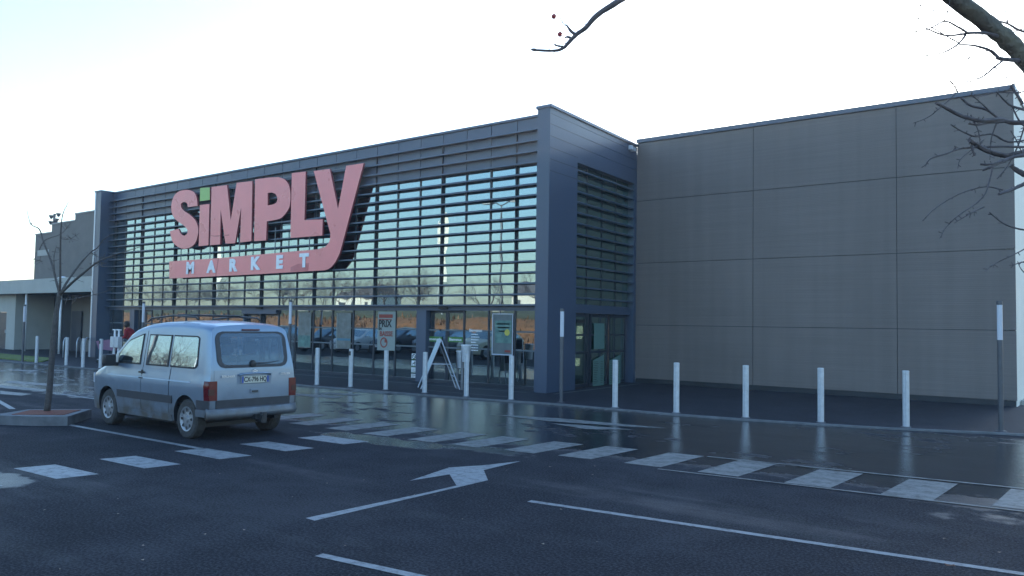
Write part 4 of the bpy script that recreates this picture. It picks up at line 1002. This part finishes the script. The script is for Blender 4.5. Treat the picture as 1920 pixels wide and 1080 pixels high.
    # wheels
    for i, x in enumerate(wx):
        for sgn in (-1, 1):
            yo = sgn * (Wd - .045); yi = sgn * (Wd - .235)
            we = MB(); hw = .095; c = (x, (yo + yi) / 2, wr)
            prof = [(wr * .62, -hw), (wr * .9, -hw * 1.02), (wr * .985, -hw * .8), (wr, -hw * .4), (wr, hw * .4), (wr * .985, hw * .8), (wr * .9, hw * 1.02), (wr * .62, hw)]
            we.lathe(prof, c, 'y', 36); wo = we.build('wheel', tyre_d if detail else rubber, r); angsmooth(wo, 40)
            ri = MB(); s0 = yo + sgn * .0; R0 = wr * .64
            ri.lathe([(R0, s0 - sgn * .01), (R0 * .97, s0 + sgn * .004), (R0 * .86, s0 - sgn * .004), (R0 * .78, s0 - sgn * .02), (R0 * .3, s0 - sgn * .012), (R0 * .24, s0 + sgn * .006), (0, s0 + sgn * .01)], (x, 0, wr), 'y', 36)
            ri.cur = 1
            if detail:
                for k in range(8):
                    a = 2 * pi * k / 8; cx, cz = x + R0 * .70 * cos(a), wr + R0 * .70 * sin(a)
                    u = Vector((cos(a), 0, sin(a))); v_ = Vector((-sin(a), 0, cos(a))); ye = s0 - sgn * .001; c0 = Vector((cx, ye, cz))
                    ri.add([c0 + u * R0 * .16 * cos(q) + v_ * R0 * .11 * sin(q) * (1 + .3 * cos(q)) for q in [2 * pi * j / 10 for j in range(10)]], [tuple(range(10))])
            ro = ri.build('wheel_cover', [rimm, blackp], wo); angsmooth(ro, 30)
    # underbody filler
    b = MB(); b.box(.55, Lg - .3, -Wd + .27, Wd - .27, .16, .24); b.build('underbody', blackp, r)
    return r, dict(patch=patch, rear=rear, wz=wz, zt=zt, ip=ip, lean=lean, wleanx=wleanx, Wd=Wd)

VAN = dict(len=4.1, wid=1.72, rc=.13, rw=.20, wr=.305, wx=(.64, 3.22), hollow=True, tailup=.15,
    top=[(0, 1.765), (.2, 1.80), (.9, 1.83), (1.7, 1.82), (2.2, 1.77), (2.55, 1.68), (3.22, 1.16), (3.4, 1.08), (3.8, .96), (4.0, .84), (4.12, .62)],
    side=[(.2, .94), (.4, .975), (.6, .99), (.80, 1.0), (.86, 1.006), (.90, .978), (1.05, .96), (1.3, .925), (1.66, .865), (1.8, .82)],
    plan=[(0, .955), (.03, .975), (.1, .99), (.3, 1), (3.2, 1), (3.6, .975), (3.85, .92), (4.0, .84), (4.1, .70)],
    lean=[(.2, .02), (.6, 0), (1.05, .02), (1.3, .065), (1.7, .165), (1.9, .25)],
    holes=[[(2.17, 1.125), (2.80, 1.125), (2.45, 1.47), (2.17, 1.55)], [(1.27, 1.125), (1.89, 1.125), (1.89, 1.545), (1.27, 1.545)], [(.44, 1.125), (1.13, 1.125), (1.13, 1.545), (.40, 1.53), (.40, 1.2)]],
    xs=[0, .02, .06, .14, .25, .4, .55, .7, .9, 1.1, 1.35, 1.6, 1.85, 2.1, 2.3, 2.45, 2.6, 2.75, 2.9, 3.05, 3.2, 3.35, 3.5, 3.65, 3.8, 3.9, 3.98, 4.04, 4.08, 4.11])
van, K = vehicle('parked_van', VAN, silver, 'dirty silver blue small van parked with its rear towards the viewer', 'van', None, True)
patch, rear = K['patch'], K['rear']
seam = mat('seam_black', (.02, .022, .026), .7)
# door panels and windows
for sd_ in ((1,), (-1,)):
    arch = lambda x: max(.36, .33 + math.sqrt(max(0, .375 ** 2 - (x - 3.22) ** 2))) if x > 2.85 else .36
    fd = patch('front_door', 2.03, 3.10, arch, lambda x: min(1.05 + .0 * x, K['zt'](x) - .14), silver, off=.006, sides=sd_)[0]
    rd = patch('sliding_door', 1.14, 2.015, .36, 1.05, silver, off=.006, sides=sd_)[0]
    rq = patch('rear_quarter_panel', 1.128, 1.138, .62, 1.56, seam, off=.002, sides=sd_, nx=2)[0]
    patch('door_seam', 2.016, 2.028, .36, 1.64, seam, off=.002, sides=sd_, nx=2)
    fgt = lambda x: min(1.62, 1.62 - max(0, x - 2.2) * .30, K['zt'](x) - .145)
    patch('door_window', 2.12, 2.90, 1.08, lambda x: min(1.59 - max(0, x - 2.15) * .25, K['zt'](x) - .17), [seam], fd, .008, sides=sd_, ring=.04)
    patch('window_glass', 2.15, 2.86, 1.105, lambda x: min(1.57 - max(0, x - 2.15) * .25, K['zt'](x) - .19), [carglass], fd, .012, sides=sd_)
    patch('sliding_window', 1.22, 1.94, 1.08, 1.585, [seam], rd, .008, sides=sd_, ring=.04)
    patch('window_glass', 1.25, 1.91, 1.105, 1.565, [carglass], rd, .012, sides=sd_)
    rr_ = lambda x: 1.585 - max(0, .30 - (x - .34)) ** 2 * 0 - (0.10 - min(.10, (x - .33))) ** 2 * 5
    qw = patch('quarter_window', .34, 1.17, lambda x: 1.08 + max(0, .1 - (x - .34)) ** 2 * 5, rr_, [seam], van, .006, sides=sd_, ring=.045)[0]
    patch('window_glass', .37, 1.15, lambda x: 1.105 + max(0, .1 - (x - .37)) ** 2 * 5, lambda x: rr_(x) - .022, [carglass], qw, .010, sides=sd_)
    patch('side_moulding', 1.03, 2.83, .52, .64, bandm, van, .018, sides=sd_, nz=3)
    patch('body_crease', .5, 3.2, .865, .885, silver, van, .012, sides=sd_, nz=2)
    patch('sill', 1.05, 2.82, .24, .34, silver, van, .012, sides=sd_, nz=3)
    sg = sd_[0]
    b = MB(); b.box(1.94, 2.10, sg * (K['wz'](2, .95) + .004), sg * (K['wz'](2, .95) + .035), .95, .975); b.box(2.0, 2.055, sg * (K['wz'](2, .95) - .0), sg * (K['wz'](2, .95) + .012), .87, 1.0); b.box(1.96, 2.09, sg * (K['wz'](2, .9) + .004), sg * (K['wz'](2, .9) + .025), .862, .88)
    b.build('door_handle', blackp, van)
    # tail lamp
    lb = MB()
    zz = [.62, .72, .82, .92]
    tl = patch('tail_lamp', .0, .11, .62, .91, redl, van, .008, sides=sd_, nx=3)[0]
    ys = sorted((sg * (K['Wd'] * .80), sg * (K['Wd'] * .965)))
    tr = rear('tail_lamp_rear', ys[0], ys[1], .62, .91, redl, tl, .012, 3, 4)
    y2 = sorted((sg * (K['Wd'] * .86), sg * (K['Wd'] * .975)))
    rear('reversing_lens', y2[0], y2[1], .70, .79, redd, tl, .017, 3, 2)
    # bumper wings on the side
    patch('bumper_corner', .0, .29, .48, .62, bandm, van, .022, sides=sd_, nx=8, nz=3)
    patch('bumper_side', .0, .30, .37, .478, silver, van, .03, sides=sd_, nx=8, nz=4)
    # front bumper, lamp
    patch('headlamp', 3.80, 4.07, .70, .86, [lampw], van, .006, sides=sd_, nx=6, nz=3)
    # mirror
    yw_ = K['wz'](2.95, 1.1)
    b = MB(); b.box(2.86, 2.98, sg * (yw_ + .05), sg * (yw_ + .27), 1.03, 1.23); mo = b.build('mirror', blackp, van, bevel=.035); angsmooth(mo, 50)
    b = MB(); b.box(2.88, 3.0, sg * (yw_ - .01), sg * (yw_ + .07), 1.03, 1.09); b.build('mirror_arm', blackp, mo)
    b = MB(); b.box(2.852, 2.858, sg * (yw_ + .07), sg * (yw_ + .25), 1.05, 1.21); b.build('mirror_glass', blackp, mo)
    # roof bar
    rb = MB(); yr = sg * .60
    rb.tube([(.75, yr, 1.835), (.82, yr, 1.875), (1.5, yr, 1.895), (2.2, yr, 1.845), (2.33, yr, 1.79)], .016, 8)
    rb.build('roof_rail', blackp, van, smooth=True)
b = MB(); b.tube([(1.35, -.6, 1.905), (1.35, .6, 1.905)], .018, 8); b.build('roof_bar', blackp, van)
# windscreen
b = MB(); vs = []; nx_, ny_ = 6, 10
for i in range(nx_ + 1):
    x = 2.62 + .55 * i / nx_
    for k in range(ny_ + 1):
        t = -1 + 2 * k / ny_; w = K['wz'](x, K['zt'](x) - .13) - .13; vs.append((x + .012, t * w, K['zt'](x) - .0 + .004 - .028 * t ** 4))
b.add(vs, [(i * (ny_ + 1) + k, i * (ny_ + 1) + k + 1, (i + 1) * (ny_ + 1) + k + 1, (i + 1) * (ny_ + 1) + k) for i in range(nx_) for k in range(ny_)]); b.build('windscreen', carglass, van, smooth=True)
# tailgate
tg = rear('tailgate', -.74, .74, .625, 1.07, silver, van, .006, 14, 6)
rear('tailgate_band', -.705, .705, .465, .618, bandm, van, .014, 12, 3)
wf = rear('rear_window', -.675, .675, 1.10, 1.66, bandm, van, .010, 26, 26, .14, ring=.085)
glr = glassmat('rear_glass', (.6, .75, .9), .16, 0, (.62, .72, .80))
rear('rear_glass', -.60, .60, 1.145, 1.63, glr, wf, .012, 20, 30, .10)
# seats and lining inside
seatm = mat('seat_fabric', (.10, .12, .15), .9, 0, .2, 8)
for x0, ys_ in ((.95, (-.45, 0, .45)), (2.05, (-.38, .38))):
    for y in ys_:
        se = empty('seat', (0, 0, 0)); se.parent = van
        b = MB(); b.box(x0, x0 + .48, y - .21, y + .21, .52, .72); o_ = b.build('cushion', seatm, se, bevel=.04)
        b = MB(); b.obox((x0 - .06, y - .22, .68), (.12, 0, .03), (0, .44, 0), (-.10, 0, .56)); o_ = b.build('seat_back', seatm, se, bevel=.04)
        b = MB(); b.obox((x0 - .17, y - .13, 1.28), (.09, 0, .02), (0, .26, 0), (-.03, 0, .17)); o_ = b.build('head_rest', seatm, se, bevel=.035)
b = MB(); b.box(2.75, 3.0, -.62, .62, .8, 1.10); b.build('dashboard', blackp, van, bevel=.03)
b = MB(); b.box(.12, .55, -.6, .6, .98, 1.0); b.build('parcel_shelf', blackp, van)
b = MB(); b.tube([(.00, .02, 1.17), (.0, -.2, 1.165), (.008, -.48, 1.19)], [.010, .008, .005], 6); b.lathe([(0, -.05), (.05, -.04), (.06, 0), (.045, .03)], (.035, .03, 1.155), 'x', 14); b.build('wiper', blackp, van)
b = MB(); b.box(.135, .16, -.17, .17, 1.672, 1.70); b.build('brake_light', mat('brake_lens', (.14, .05, .06), .3), van, bevel=.008)
b = MB(); b.tube([(-.012, .30, .985), (-.03, .22, 1.005), (-.036, 0, 1.01), (-.03, -.22, 1.005), (-.012, -.30, .985)], .016, 8); b.build('plate_handle', silver, van, smooth=True)
# number plate
rear('plate_recess', -.33, .33, .845, .975, mat('recess_grey', (.22, .26, .31), .6), van, .0085, 8, 2)
pl = MB(); pl.box(-.020, -.012, -.26, .26, .862, .968); plo = pl.build('number_plate', mat('plate_white', (.62, .61, .52), .4), van)
RV = Matrix.Rotation(-pi / 2, 4, 'Z') @ Matrix.Rotation(pi / 2, 4, 'X')       # text facing -X
text('CX-796 HQ', 'plate_lettering', blackink, plo, .105, Matrix.Translation((-.0215, -.0, .914)) @ RV, .003, .002, .82)
for s0, s1 in ((.222, .258), (-.258, -.222)):
    b = MB(); b.box(-.0225, -.0205, s0, s1, .864, .966); b.build('plate_blue_band', mat('plate_blue', (.03, .09, .35), .4), plo)
b = MB(); b.box(-.016, -.004, -.085, .085, .70, .765); ho = b.build('tailgate_handle', silver, van, bevel=.012); b = MB(); b.box(-.020, -.0165, -.06, .06, .715, .74); b.build('handle_slot', blackp, ho)
badge = mat('badge_silver', (.75, .77, .8), .3, .6)
text('BERLINGO', 'badge_left', badge, van, .045, Matrix.Translation((-.010, .50, .975)) @ RV, .004, .001, 1.1)
text('CITROEN', 'badge_right', badge, van, .045, Matrix.Translation((-.010, -.60, .985)) @ RV, .004, .001, 1.0)
b = MB()
for z in (1.03, 1.055):
    b.obox((-.0, .05, z - .02), (0, -.05, .022), (.008, 0, 0), (0, 0, .012)); b.obox((-.0, -.05, z - .02), (0, .05, .022), (.008, 0, 0), (0, 0, .012))
for v in range(len(b.v)): x, y, z = b.v[v]; b.v[v] = (x - .006, y, z)
b.build('chevron_badge', badge, van)
# rear bumper
b = MB(); w = K['Wd']
prof = [(-.055, .345), (-.10, .375), (-.105, .41), (-.075, .485), (.03, .50), (.03, .33), (-.03, .33)]
ycs = [-w * 1.0, -w * .96, -w * .85, -w * .5, 0, w * .5, w * .85, w * .96, w * 1.0]; inset = [.10, .055, .02, .003, 0, .003, .02, .055, .10]
vs = [(x + (ins if x < .02 else 0), y, z) for y, ins in zip(ycs, inset) for x, z in prof]; m_ = len(prof)
b.add(vs, [(i * m_ + k, i * m_ + (k + 1) % m_, (i + 1) * m_ + (k + 1) % m_, (i + 1) * m_ + k) for i in range(len(ycs) - 1) for k in range(m_)] + [tuple(range(m_)), tuple(range(len(vs) - m_, len(vs)))[::-1]])
angsmooth(b.build('rear_bumper', silver, van), 50)
b = MB(); b.box(-.14, -.02, -.10, .06, .30, .38); b.tube([(-.05, -.02, .28), (-.17, -.02, .27), (-.19, -.02, .36)], .022, 8); b.lathe([(0, .39), (.025, .385), (.03, .365), (.025, .345), (0, .34)], (-.19, -.02, 0), n=10); b.box(-.16, -.10, -.14, -.05, .24, .40); b.build('tow_bar', blackp, van)
b = MB(); b.tube([(.02, -.45, .30), (.6, -.45, .27)], .03, 8); b.build('exhaust', plinthm, van)
van.scale = (.915, .905, .955)
hd = rad(180.4)
RW = G(352, 822.5)     # rear near wheel contact
lw = Vector((.64 * .915, .78 * .905))
van.rotation_euler = (0, 0, hd)
van.location = (RW.x - (cos(hd) * lw.x - sin(hd) * lw.y), RW.y - (sin(hd) * lw.x + cos(hd) * lw.y), 0)

# cars standing behind the viewer, seen mirrored in the shop front
CAR = dict(len=4.2, wid=1.74, rc=.10, rw=.22, wr=.31, wx=(.78, 3.35),
    top=[(0, .86), (.15, .98), (.35, 1.10), (.75, 1.36), (1.2, 1.45), (1.8, 1.46), (2.3, 1.40), (3.1, .96), (3.5, .90), (3.9, .82), (4.15, .62)],
    side=[(.2, .94), (.4, .98), (.6, 1.0), (.8, .99), (.9, .97), (1.1, .90), (1.4, .78)],
    plan=[(0, .80), (.06, .88), (.2, .95), (.5, 1), (3.2, 1), (3.7, .96), (4.0, .86), (4.18, .70)], lean=[(.2, .0), (1.5, 0)],
    xs=[0, .05, .12, .22, .35, .5, .65, .8, 1, 1.25, 1.5, 1.8, 2.1, 2.3, 2.5, 2.7, 2.9, 3.1, 3.3, 3.5, 3.7, 3.85, 4.0, 4.1, 4.18])
def car(paintm, x, y, rz, label, nm='parked_car', cat='car'):
    c, Q = vehicle(nm, CAR, paintm, label, cat, 'cars mirrored in the shop front')
    for sgn in (1, -1):
        Q['patch']('side_window', .75, 2.75, .93, lambda x: max(.94, min(1.33, Q['zt'](x) - .11)), [carglass], c, .006, sides=(sgn,))
        Q['patch']('headlight', 3.85, 4.12, .60, lambda x: .72, [lampw], c, .008, sides=(sgn,), nx=4, nz=2)
        Q['patch']('tail_light', .02, .25, .66, .84, [redl], c, .008, sides=(sgn,), nx=4, nz=2)
        b = MB(); b.box(2.5, 2.62, sgn * .86, sgn * 1.02, .92, 1.04); b.build('mirror', paintm, c, bevel=.03)
    b = MB()
    for (x0, x1, d) in ((2.38, 3.08, 1), (.30, .72, -1)):
        vs = []
        for i in range(7):
            xx = x0 + (x1 - x0) * i / 6
            for k in range(9):
                t = -1 + k / 4; ww = Q['wz'](xx, Q['zt'](xx) - .1) - .15; vs.append((xx, t * ww, Q['zt'](xx) + .006 - .02 * t ** 4))
        b.add(vs, [(i * 9 + k, i * 9 + k + 1, (i + 1) * 9 + k + 1, (i + 1) * 9 + k) for i in range(6) for k in range(8)])
    b.build('windscreen', carglass, c, smooth=True)
    b = MB(); b.box(4.12, 4.19, -.26, .26, .42, .52); b.build('number_plate', white, c)
    c.location = (x, y, 0); c.rotation_euler = (0, 0, rz); return c
cols = dict(dark=carpaint('dark_car', (.03, .035, .05), False, .3), white=carpaint('white_car', (.7, .7, .68), False, 0), cream=carpaint('cream_car', (.60, .55, .40), False, 0), grey=carpaint('grey_car', (.2, .22, .25), False, .5))
cars = [('white', -37.2, -.5, 'white car parked behind the viewer, mirrored beside the van roof'), ('dark', -34.0, -1, 'dark car mirrored below the price poster'), ('grey', -30.6, -1, 'grey car mirrored left of the sliding doors'),
        ('cream', -27.2, -.6, 'cream car mirrored behind the folding board'), ('dark', -41, -1, 'dark car mirrored behind the tall blue-banded poster'), ('white', -22.6, -1.5, 'white car mirrored in the last bay before the corner pillar'), ('grey', -46, -1, 'grey car mirrored in the glass behind the van')]
for c, x, y, lb in cars: car(cols[c], x, y, rad(90 + random.uniform(-3, 3)), lb)

# ------------------------------------------------------------------ shopper and trolley
PYY = 15.3; PX = PY(248, 640, PYY).x
def person(loc, rz, label):
    bm = bmesh.new(); me = bpy.data.meshes.new('person')
    J = [(0, 0, .84, .15), (0, .01, .95, .155), (.06, 0, 1.08, .16), (.13, 0, 1.24, .175), (.17, 0, 1.32, .10), (.20, 0, 1.38, .06), (.235, 0, 1.44, .085), (.255, 0, 1.50, .10), (.25, 0, 1.57, .075)]
    E = [(i, i + 1) for i in range(len(J) - 1)]
    def ch(frm, pts):
        last = frm
        for q in pts: J.append(q); E.append((last, len(J) - 1)); last = len(J) - 1
    for s in (1, -1):
        ch(3, [(.16, s * .19, 1.27, .08), (.14, s * .25, 1.03, .06), (.36, s * .20, .98, .048), (.42, s * .19, .98, .03)])
        ch(0, [(0, s * .10, .80, .11), (.02 * s + .02, s * .11, .45, .075), (-.04 * s, s * .11, .08, .05), (.10 - .04 * s, s * .12, .04, .04)])
    me.from_pydata([j[:3] for j in J], E, []); o = bpy.data.objects.new('person', me); SC.collection.objects.link(o)
    md = o.modifiers.new('sk', 'SKIN'); sv = me.skin_vertices[0].data
    for i, j in enumerate(J): sv[i].radius = (j[3], j[3])
    sv[0].use_root = True
    o.modifiers.new('ss', 'SUBSURF').levels = 2; o.modifiers['ss'].render_levels = 2
    dg = bpy.context.evaluated_depsgraph_get(); m2 = bpy.data.meshes.new_from_object(o.evaluated_get(dg)); o.modifiers.clear(); o.data = m2
    for m in (redcloth, darkcloth, skin): m2.materials.append(m)
    for f in m2.polygons:
        f.use_smooth = True; c = f.center
        f.material_index = 2 if (c.z > 1.385 and c.x > .12) or (c.x > .385 and c.z > .9) else (1 if c.z < .86 else 0)
    # hair cap
    h = MB(); h.lathe([(0, .135), (.06, .12), (.098, .07), (.112, .0), (.105, -.06), (.08, -.11)], (.235, 0, 1.50), n=18); ho = h.build('hair', hairm, o, smooth=True)
    for v in ho.data.vertices:
        if v.co.x > .30 and v.co.z < 1.55: v.co.x = .30
    nz = MB(); nz.tube([(.345, 0, 1.52), (.372, 0, 1.475), (.345, 0, 1.465)], [.01, .016, .01], 8); nz.build('nose', skin, o, smooth=True)
    # five fingers per hand curled on the handle
    fg = MB()
    for s in (1, -1):
        for k in range(4):
            y = s * (.17 + .018 * k); fg.tube([(.42, y, 1.0), (.47, y, 1.005 + .003 * (k % 2)), (.49, y, .98), (.475, y, .955)], [.011, .010, .009, .008], 6)
        fg.tube([(.41, s * .155, .985), (.45, s * .145, .965), (.48, s * .15, .96)], [.012, .010, .008], 6)
    fg.build('fingers', skin, o, smooth=True)
    o.location = loc; o.rotation_euler = (0, 0, rz); o.scale = (1, 1, 1); tag(o, label, 'person'); return o
person((PX, PYY, .03), rad(215), 'dark-haired person in a red jacket leaning on a shopping trolley by the left entrance')
tr = empty('shopping_trolley', (PX, PYY, .03), rad(215), 'mauve shopping trolley pushed by the person in red, half behind the van', 'trolley')
tr.location = (PX, PYY, .03)
b = MB()
def cell(pa, pb, n, mb, r_=.004):
    for k in range(n + 1):
        t = k / n; mb.tube([Vector(pa[0]).lerp(Vector(pa[1]), t), Vector(pb[0]).lerp(Vector(pb[1]), t)], r_, 4)
T0 = [(.52, -.27, .95), (.52, .27, .95), (1.30, .20, .85), (1.30, -.20, .85)]; B0 = [(.58, -.22, .50), (.58, .22, .50), (1.22, .16, .55), (1.22, -.16, .55)]
for i in range(4):
    a, c = T0[i], T0[(i + 1) % 4]; a2, c2 = B0[i], B0[(i + 1) % 4]; cell((a, c), (a2, c2), 10, b); cell((a, a2), (c, c2), 6, b)
b.build('basket', trol, tr)
b = MB()
for i in range(4):
    j = (i + 1) % 4
    if i == 3: continue
    b.add([Vector(T0[i]).lerp(Vector(B0[i]), .03), Vector(T0[j]).lerp(Vector(B0[j]), .03), Vector(B0[j]), Vector(B0[i])], [(0, 1, 2, 3)])
b.build('basket_panel', trol, tr)
b = MB(); b.tube([(.48, -.28, .98), (.48, .28, .98)], .017, 8); b.build('handle', mat('handle_pale', (.6, .5, .45), .5), tr)
b = MB()
for s in (-1, 1): b.tube([(.48, s * .27, .98), (.62, s * .24, .45), (.55, s * .25, .16), (1.25, s * .17, .16)], .014, 6)
b.build('chassis', galv, tr)
for s in (-1, 1):
    for x in (.58, 1.22):
        b = MB(); b.lathe([(.02, -.015), (.06, -.015), (.06, .015), (.02, .015)], (x, s * (.24 if x < 1 else .17), .075), 'y', 12); b.build('castor', blackp, tr)

# ------------------------------------------------------------------ beyond the viewer: bank, trees, houses (mirrored in the glass)
b = MB(); nx_ = 90; prof = [(-7.8, 0), (-9.2, .75), (-10.6, 1.55), (-12, 2.15), (-14, 2.45), (-24, 2.9), (-60, 4.2), (-140, 5)]
vs = []
for i in range(nx_ + 1):
    x = -170 + 240 * i / nx_
    for (y, z) in prof:
        j = noise.noise(Vector((x * .25, y * .3, 0))); vs.append((x, y + j * .5, max(-.02, z + (j * .3 if z > 0 else 0))))
m_ = len(prof)
b.add(vs, [(i * m_ + k, (i + 1) * m_ + k, (i + 1) * m_ + k + 1, i * m_ + k + 1) for i in range(nx_) for k in range(m_ - 1)])
b.cur = 0; b.mi = [0 if (i % (m_ - 1)) < 3 else 1 for i in range(len(b.f))]
tag(b.build('bank', [rust, field], smooth=True), kind='structure')
# bare trees
def baretree(seed, h, name='bare_tree', lv=5):
    rn = random.Random(seed); tk = MB(); tb = MB()
    def grow(p, d, l_, r_, k):
        n = 3; pts = [p]; q = Vector(p); dd = Vector(d)
        for _ in range(n):
            dd = (dd + Vector((rn.uniform(-.2, .2), rn.uniform(-.2, .2), rn.uniform(-.05, .18)))).normalized(); q = q + dd * l_ / n; pts.append(q.copy())
        (tk if k == 0 else tb).tube(pts, [r_ * (1 - .35 * i / n) for i in range(n + 1)], 5 if k < 2 else 3, cap=False)
        if k >= lv: return
        for c in range(3 if k < 3 else 3):
            a = rn.uniform(0, 6.28); t = rn.uniform(.45, 1); base = pts[1 + int(t * (n - 1) + .5)] if c else pts[-1]
            o = dd.orthogonal().normalized(); o.rotate(Matrix.Rotation(a, 3, dd)); nd = (dd * rn.uniform(.6, 1.1) + o * rn.uniform(.45, .9)).normalized()
            grow(base, nd, l_ * rn.uniform(.62, .82), r_ * .55, k + 1)
    grow(Vector((0, 0, 0)), Vector((0, 0, 1)), h * .3, h * .013, 0)
    r = empty(name); tk.build('trunk', bark, r); tb.build('crown', barkt, r); return r
protos = [baretree(s, 4.6) for s in (1, 5, 9)]
spots = [(-36, -15, 1.0), (-43, -18, .9), (-50, -16, 1.1), (-58, -20, 1.15), (-66, -17, 1), (-76, -22, 1.2), (-88, -20, 1.1), (-31, -17, .9), (-26, -14, .85), (-100, -24, 1.3), (-47, -24, 1.1), (-62, -28, 1.3), (-38, -27, .9), (-83, -32, 1.3), (-21, -19, .9), (-54, -30, 1.2)]
words = ['first', 'second', 'third', 'fourth', 'fifth', 'sixth', 'seventh', 'eighth', 'ninth', 'tenth', 'eleventh', 'twelfth', 'thirteenth', 'fourteenth', 'fifteenth', 'sixteenth']
order = sorted(range(len(spots)), key=lambda i: spots[i][0]); rank = {i: k for k, i in enumerate(order)}
for i, (x, y, s) in enumerate(spots):
    o = protos[i] if i < 3 else copy_tree(protos[i % 3])
    o.location = (x, y, 2.4); o.scale = (s, s, s); o.rotation_euler = (0, 0, i * 1.7)
    tag(o, 'mirrored bare tree on the rusty bank, %s from the left in the glass' % words[rank[i]], 'tree', 'bare trees mirrored in the shop front')
# near tree in the car park mirrored close
o = copy_tree(protos[1]); o.location = (-24.5, -3.5, 0); o.scale = (.8, .8, .8); tag(o, 'near bare car park tree mirrored beside the corner pillar', 'tree', 'bare trees mirrored in the shop front')
o = copy_tree(protos[2]); o.location = (-44, -3, 0); o.scale = (.75, .75, .75); tag(o, 'near bare car park tree mirrored under the sign', 'tree', 'bare trees mirrored in the shop front')
# brown wood behind
b = MB(); rn = random.Random(3)
for i in range(80):
    src = [c for c in protos[i % 3].children if c.name.startswith('crown')][0].data
    x, y, sc_, rz = rn.uniform(-165, -70), rn.uniform(-52, -34), rn.uniform(1.1, 1.7), rn.uniform(0, 6)
    mt = Matrix.Translation((x, y, 3.2)) @ Matrix.Rotation(rz, 4, 'Z') @ Matrix.Diagonal((sc_, sc_, sc_, 1))
    b.add([mt @ v.co for v in src.vertices], [tuple(p.vertices) for p in src.polygons])
tag(b.build('far_wood', mat('winter_wood', (.10, .075, .065), .9)), 'brown winter wood beyond the bank, mirrored at left of the glass', 'wood', kind='stuff')
for x, y, w, h, lb in ((-92, -96, 14, 4, 'wide pale house mirrored above the bank'), (-128, -80, 11, 3, 'taller pale house mirrored above the bank at left'), (-63, -96, 10, 3.5, 'small pale house mirrored above the bank near the doors')):
    r = empty('house', (x, y, 4), 0, lb, 'house'); b = MB(); b.box(-w / 2, w / 2, -4, 4, 0, h); b.build('wall', housew, r)
    b = MB(); b.add([(-w / 2 - .4, -4.4, h), (w / 2 + .4, -4.4, h), (w / 2 + .4, 4.4, h), (-w / 2 - .4, 4.4, h), (-w / 2, 0, h + 2.4), (w / 2, 0, h + 2.4)], [(0, 1, 5, 4), (2, 3, 4, 5), (0, 4, 3), (1, 2, 5), (3, 2, 1, 0)]); b.build('roof', roofr, r)
    for k in range(3):
        b = MB(); b.box(-w / 3 + k * w / 3 - .5, -w / 3 + k * w / 3 + .5, 4.0, 4.05, 1, 2.4); b.build('window', navy_dk, r)
b = MB(); rn = random.Random(11)
for i in range(5200):
    x = rn.uniform(-95, -14); t = rn.random(); y = -7.9 - 4.6 * t; z = [0, .75, 1.55, 2.15][min(3, int(t * 3.4))] * .9 + (t * 3.4 % 1) * .6
    h = rn.uniform(.15, .5); a = rn.random() * 6; w = rn.uniform(.05, .16)
    b.add([(x - w * cos(a), y - w * sin(a), z - .1), (x + w * cos(a), y + w * sin(a), z - .1), (x + rn.uniform(-.2, .2), y + rn.uniform(-.1, .2), z + h)], [(0, 1, 2)])
tag(b.build('bracken', mat('bracken_tufts', (.30, .15, .07), .9, 0, 0, 1.1, col2=(.10, .07, .04))), 'rusty dead bracken covering the bank mirrored in the shop glass', 'bracken', kind='stuff')
# tall street lamp, two flags
r = empty('street_lamp', (-30.5, -3.5, 0), 0, 'tall slim street lamp mirrored high in the glass near the corner pillar', 'street lamp')
b = MB(); b.tube([(0, 0, 0), (0, 0, 5), (0, 0, 9.2)], [.09, .07, .05], 10); b.build('pole', posm, r)
b = MB(); b.tube([(0, 0, 9.1), (.5, 0, 9.35), (1.1, 0, 9.35)], .035, 8); b.tube([(0, 0, 9.1), (-.5, 0, 9.35), (-1.1, 0, 9.35)], .035, 8); b.build('arm', posm, r)
for s in (-1, 1):
    b = MB(); b.box(s * .75, s * 1.5, -.14, .14, 9.3, 9.42); b.build('lamp_head', galv, r, bevel=.04)
for x, y, z0, z1, w, lb in ((-46, -15, 5.4, 11.2, .5, 'tall narrow white banner mirrored in the middle of the glass'), (-81, -15.5, 6.0, 12.5, .95, 'tall white banner mirrored below the first letters of the sign'), (-51.3, -20, 9.0, 10.9, .3, 'short narrow white banner mirrored right of the tall one')):
    r = empty('banner_flag', (x, y, 2.2), 0, lb, 'banner'); z0 -= 2.2; z1 -= 2.2
    b = MB(); b.tube([(0, 0, 0), (0, 0, z1 + .2)], .04, 8); b.build('mast', galv, r)
    b = MB(); b.box(.05, .05 + w, -.01, .01, z0, z1); b.build('cloth', mat('banner_cloth', (.8, .78, .68), .8), r)
p_ = (-35.5, -24, 0); r = empty('roadside_sign', (p_[0], p_[1], 2.6), 0, 'small red roadside sign mirrored right of the last poster', 'sign')
b = MB(); b.tube([(0, 0, 0), (0, 0, 2.2)], .05, 8); b.build('post', galv, r); b = MB(); b.box(-1.0, 1.0, -.03, .03, 0.2, .9); b.build('panel', redsign, r)

# ------------------------------------------------------------------ air: volume added to lift the blacks like veiling lens glare
hm = bpy.data.materials.new('veil_haze'); hm.use_nodes = True; hn = hm.node_tree.nodes
for x in list(hn):
    if x.type != 'OUTPUT_MATERIAL': hn.remove(x)
pv = hn.new('ShaderNodeVolumePrincipled'); pv.inputs['Density'].default_value = .0010; pv.inputs['Color'].default_value = (.80, .88, 1, 1); pv.inputs['Anisotropy'].default_value = .35
hm.node_tree.links.new(pv.outputs[0], hn['Material Output'].inputs['Volume'])
b = MB(); b.box(-410, 410, -410, 410, -1.1, 26); tag(b.build('haze', hm), kind='stuff', label='thin haze added to lift the blacks like lens glare, over the whole car park', cat='haze')
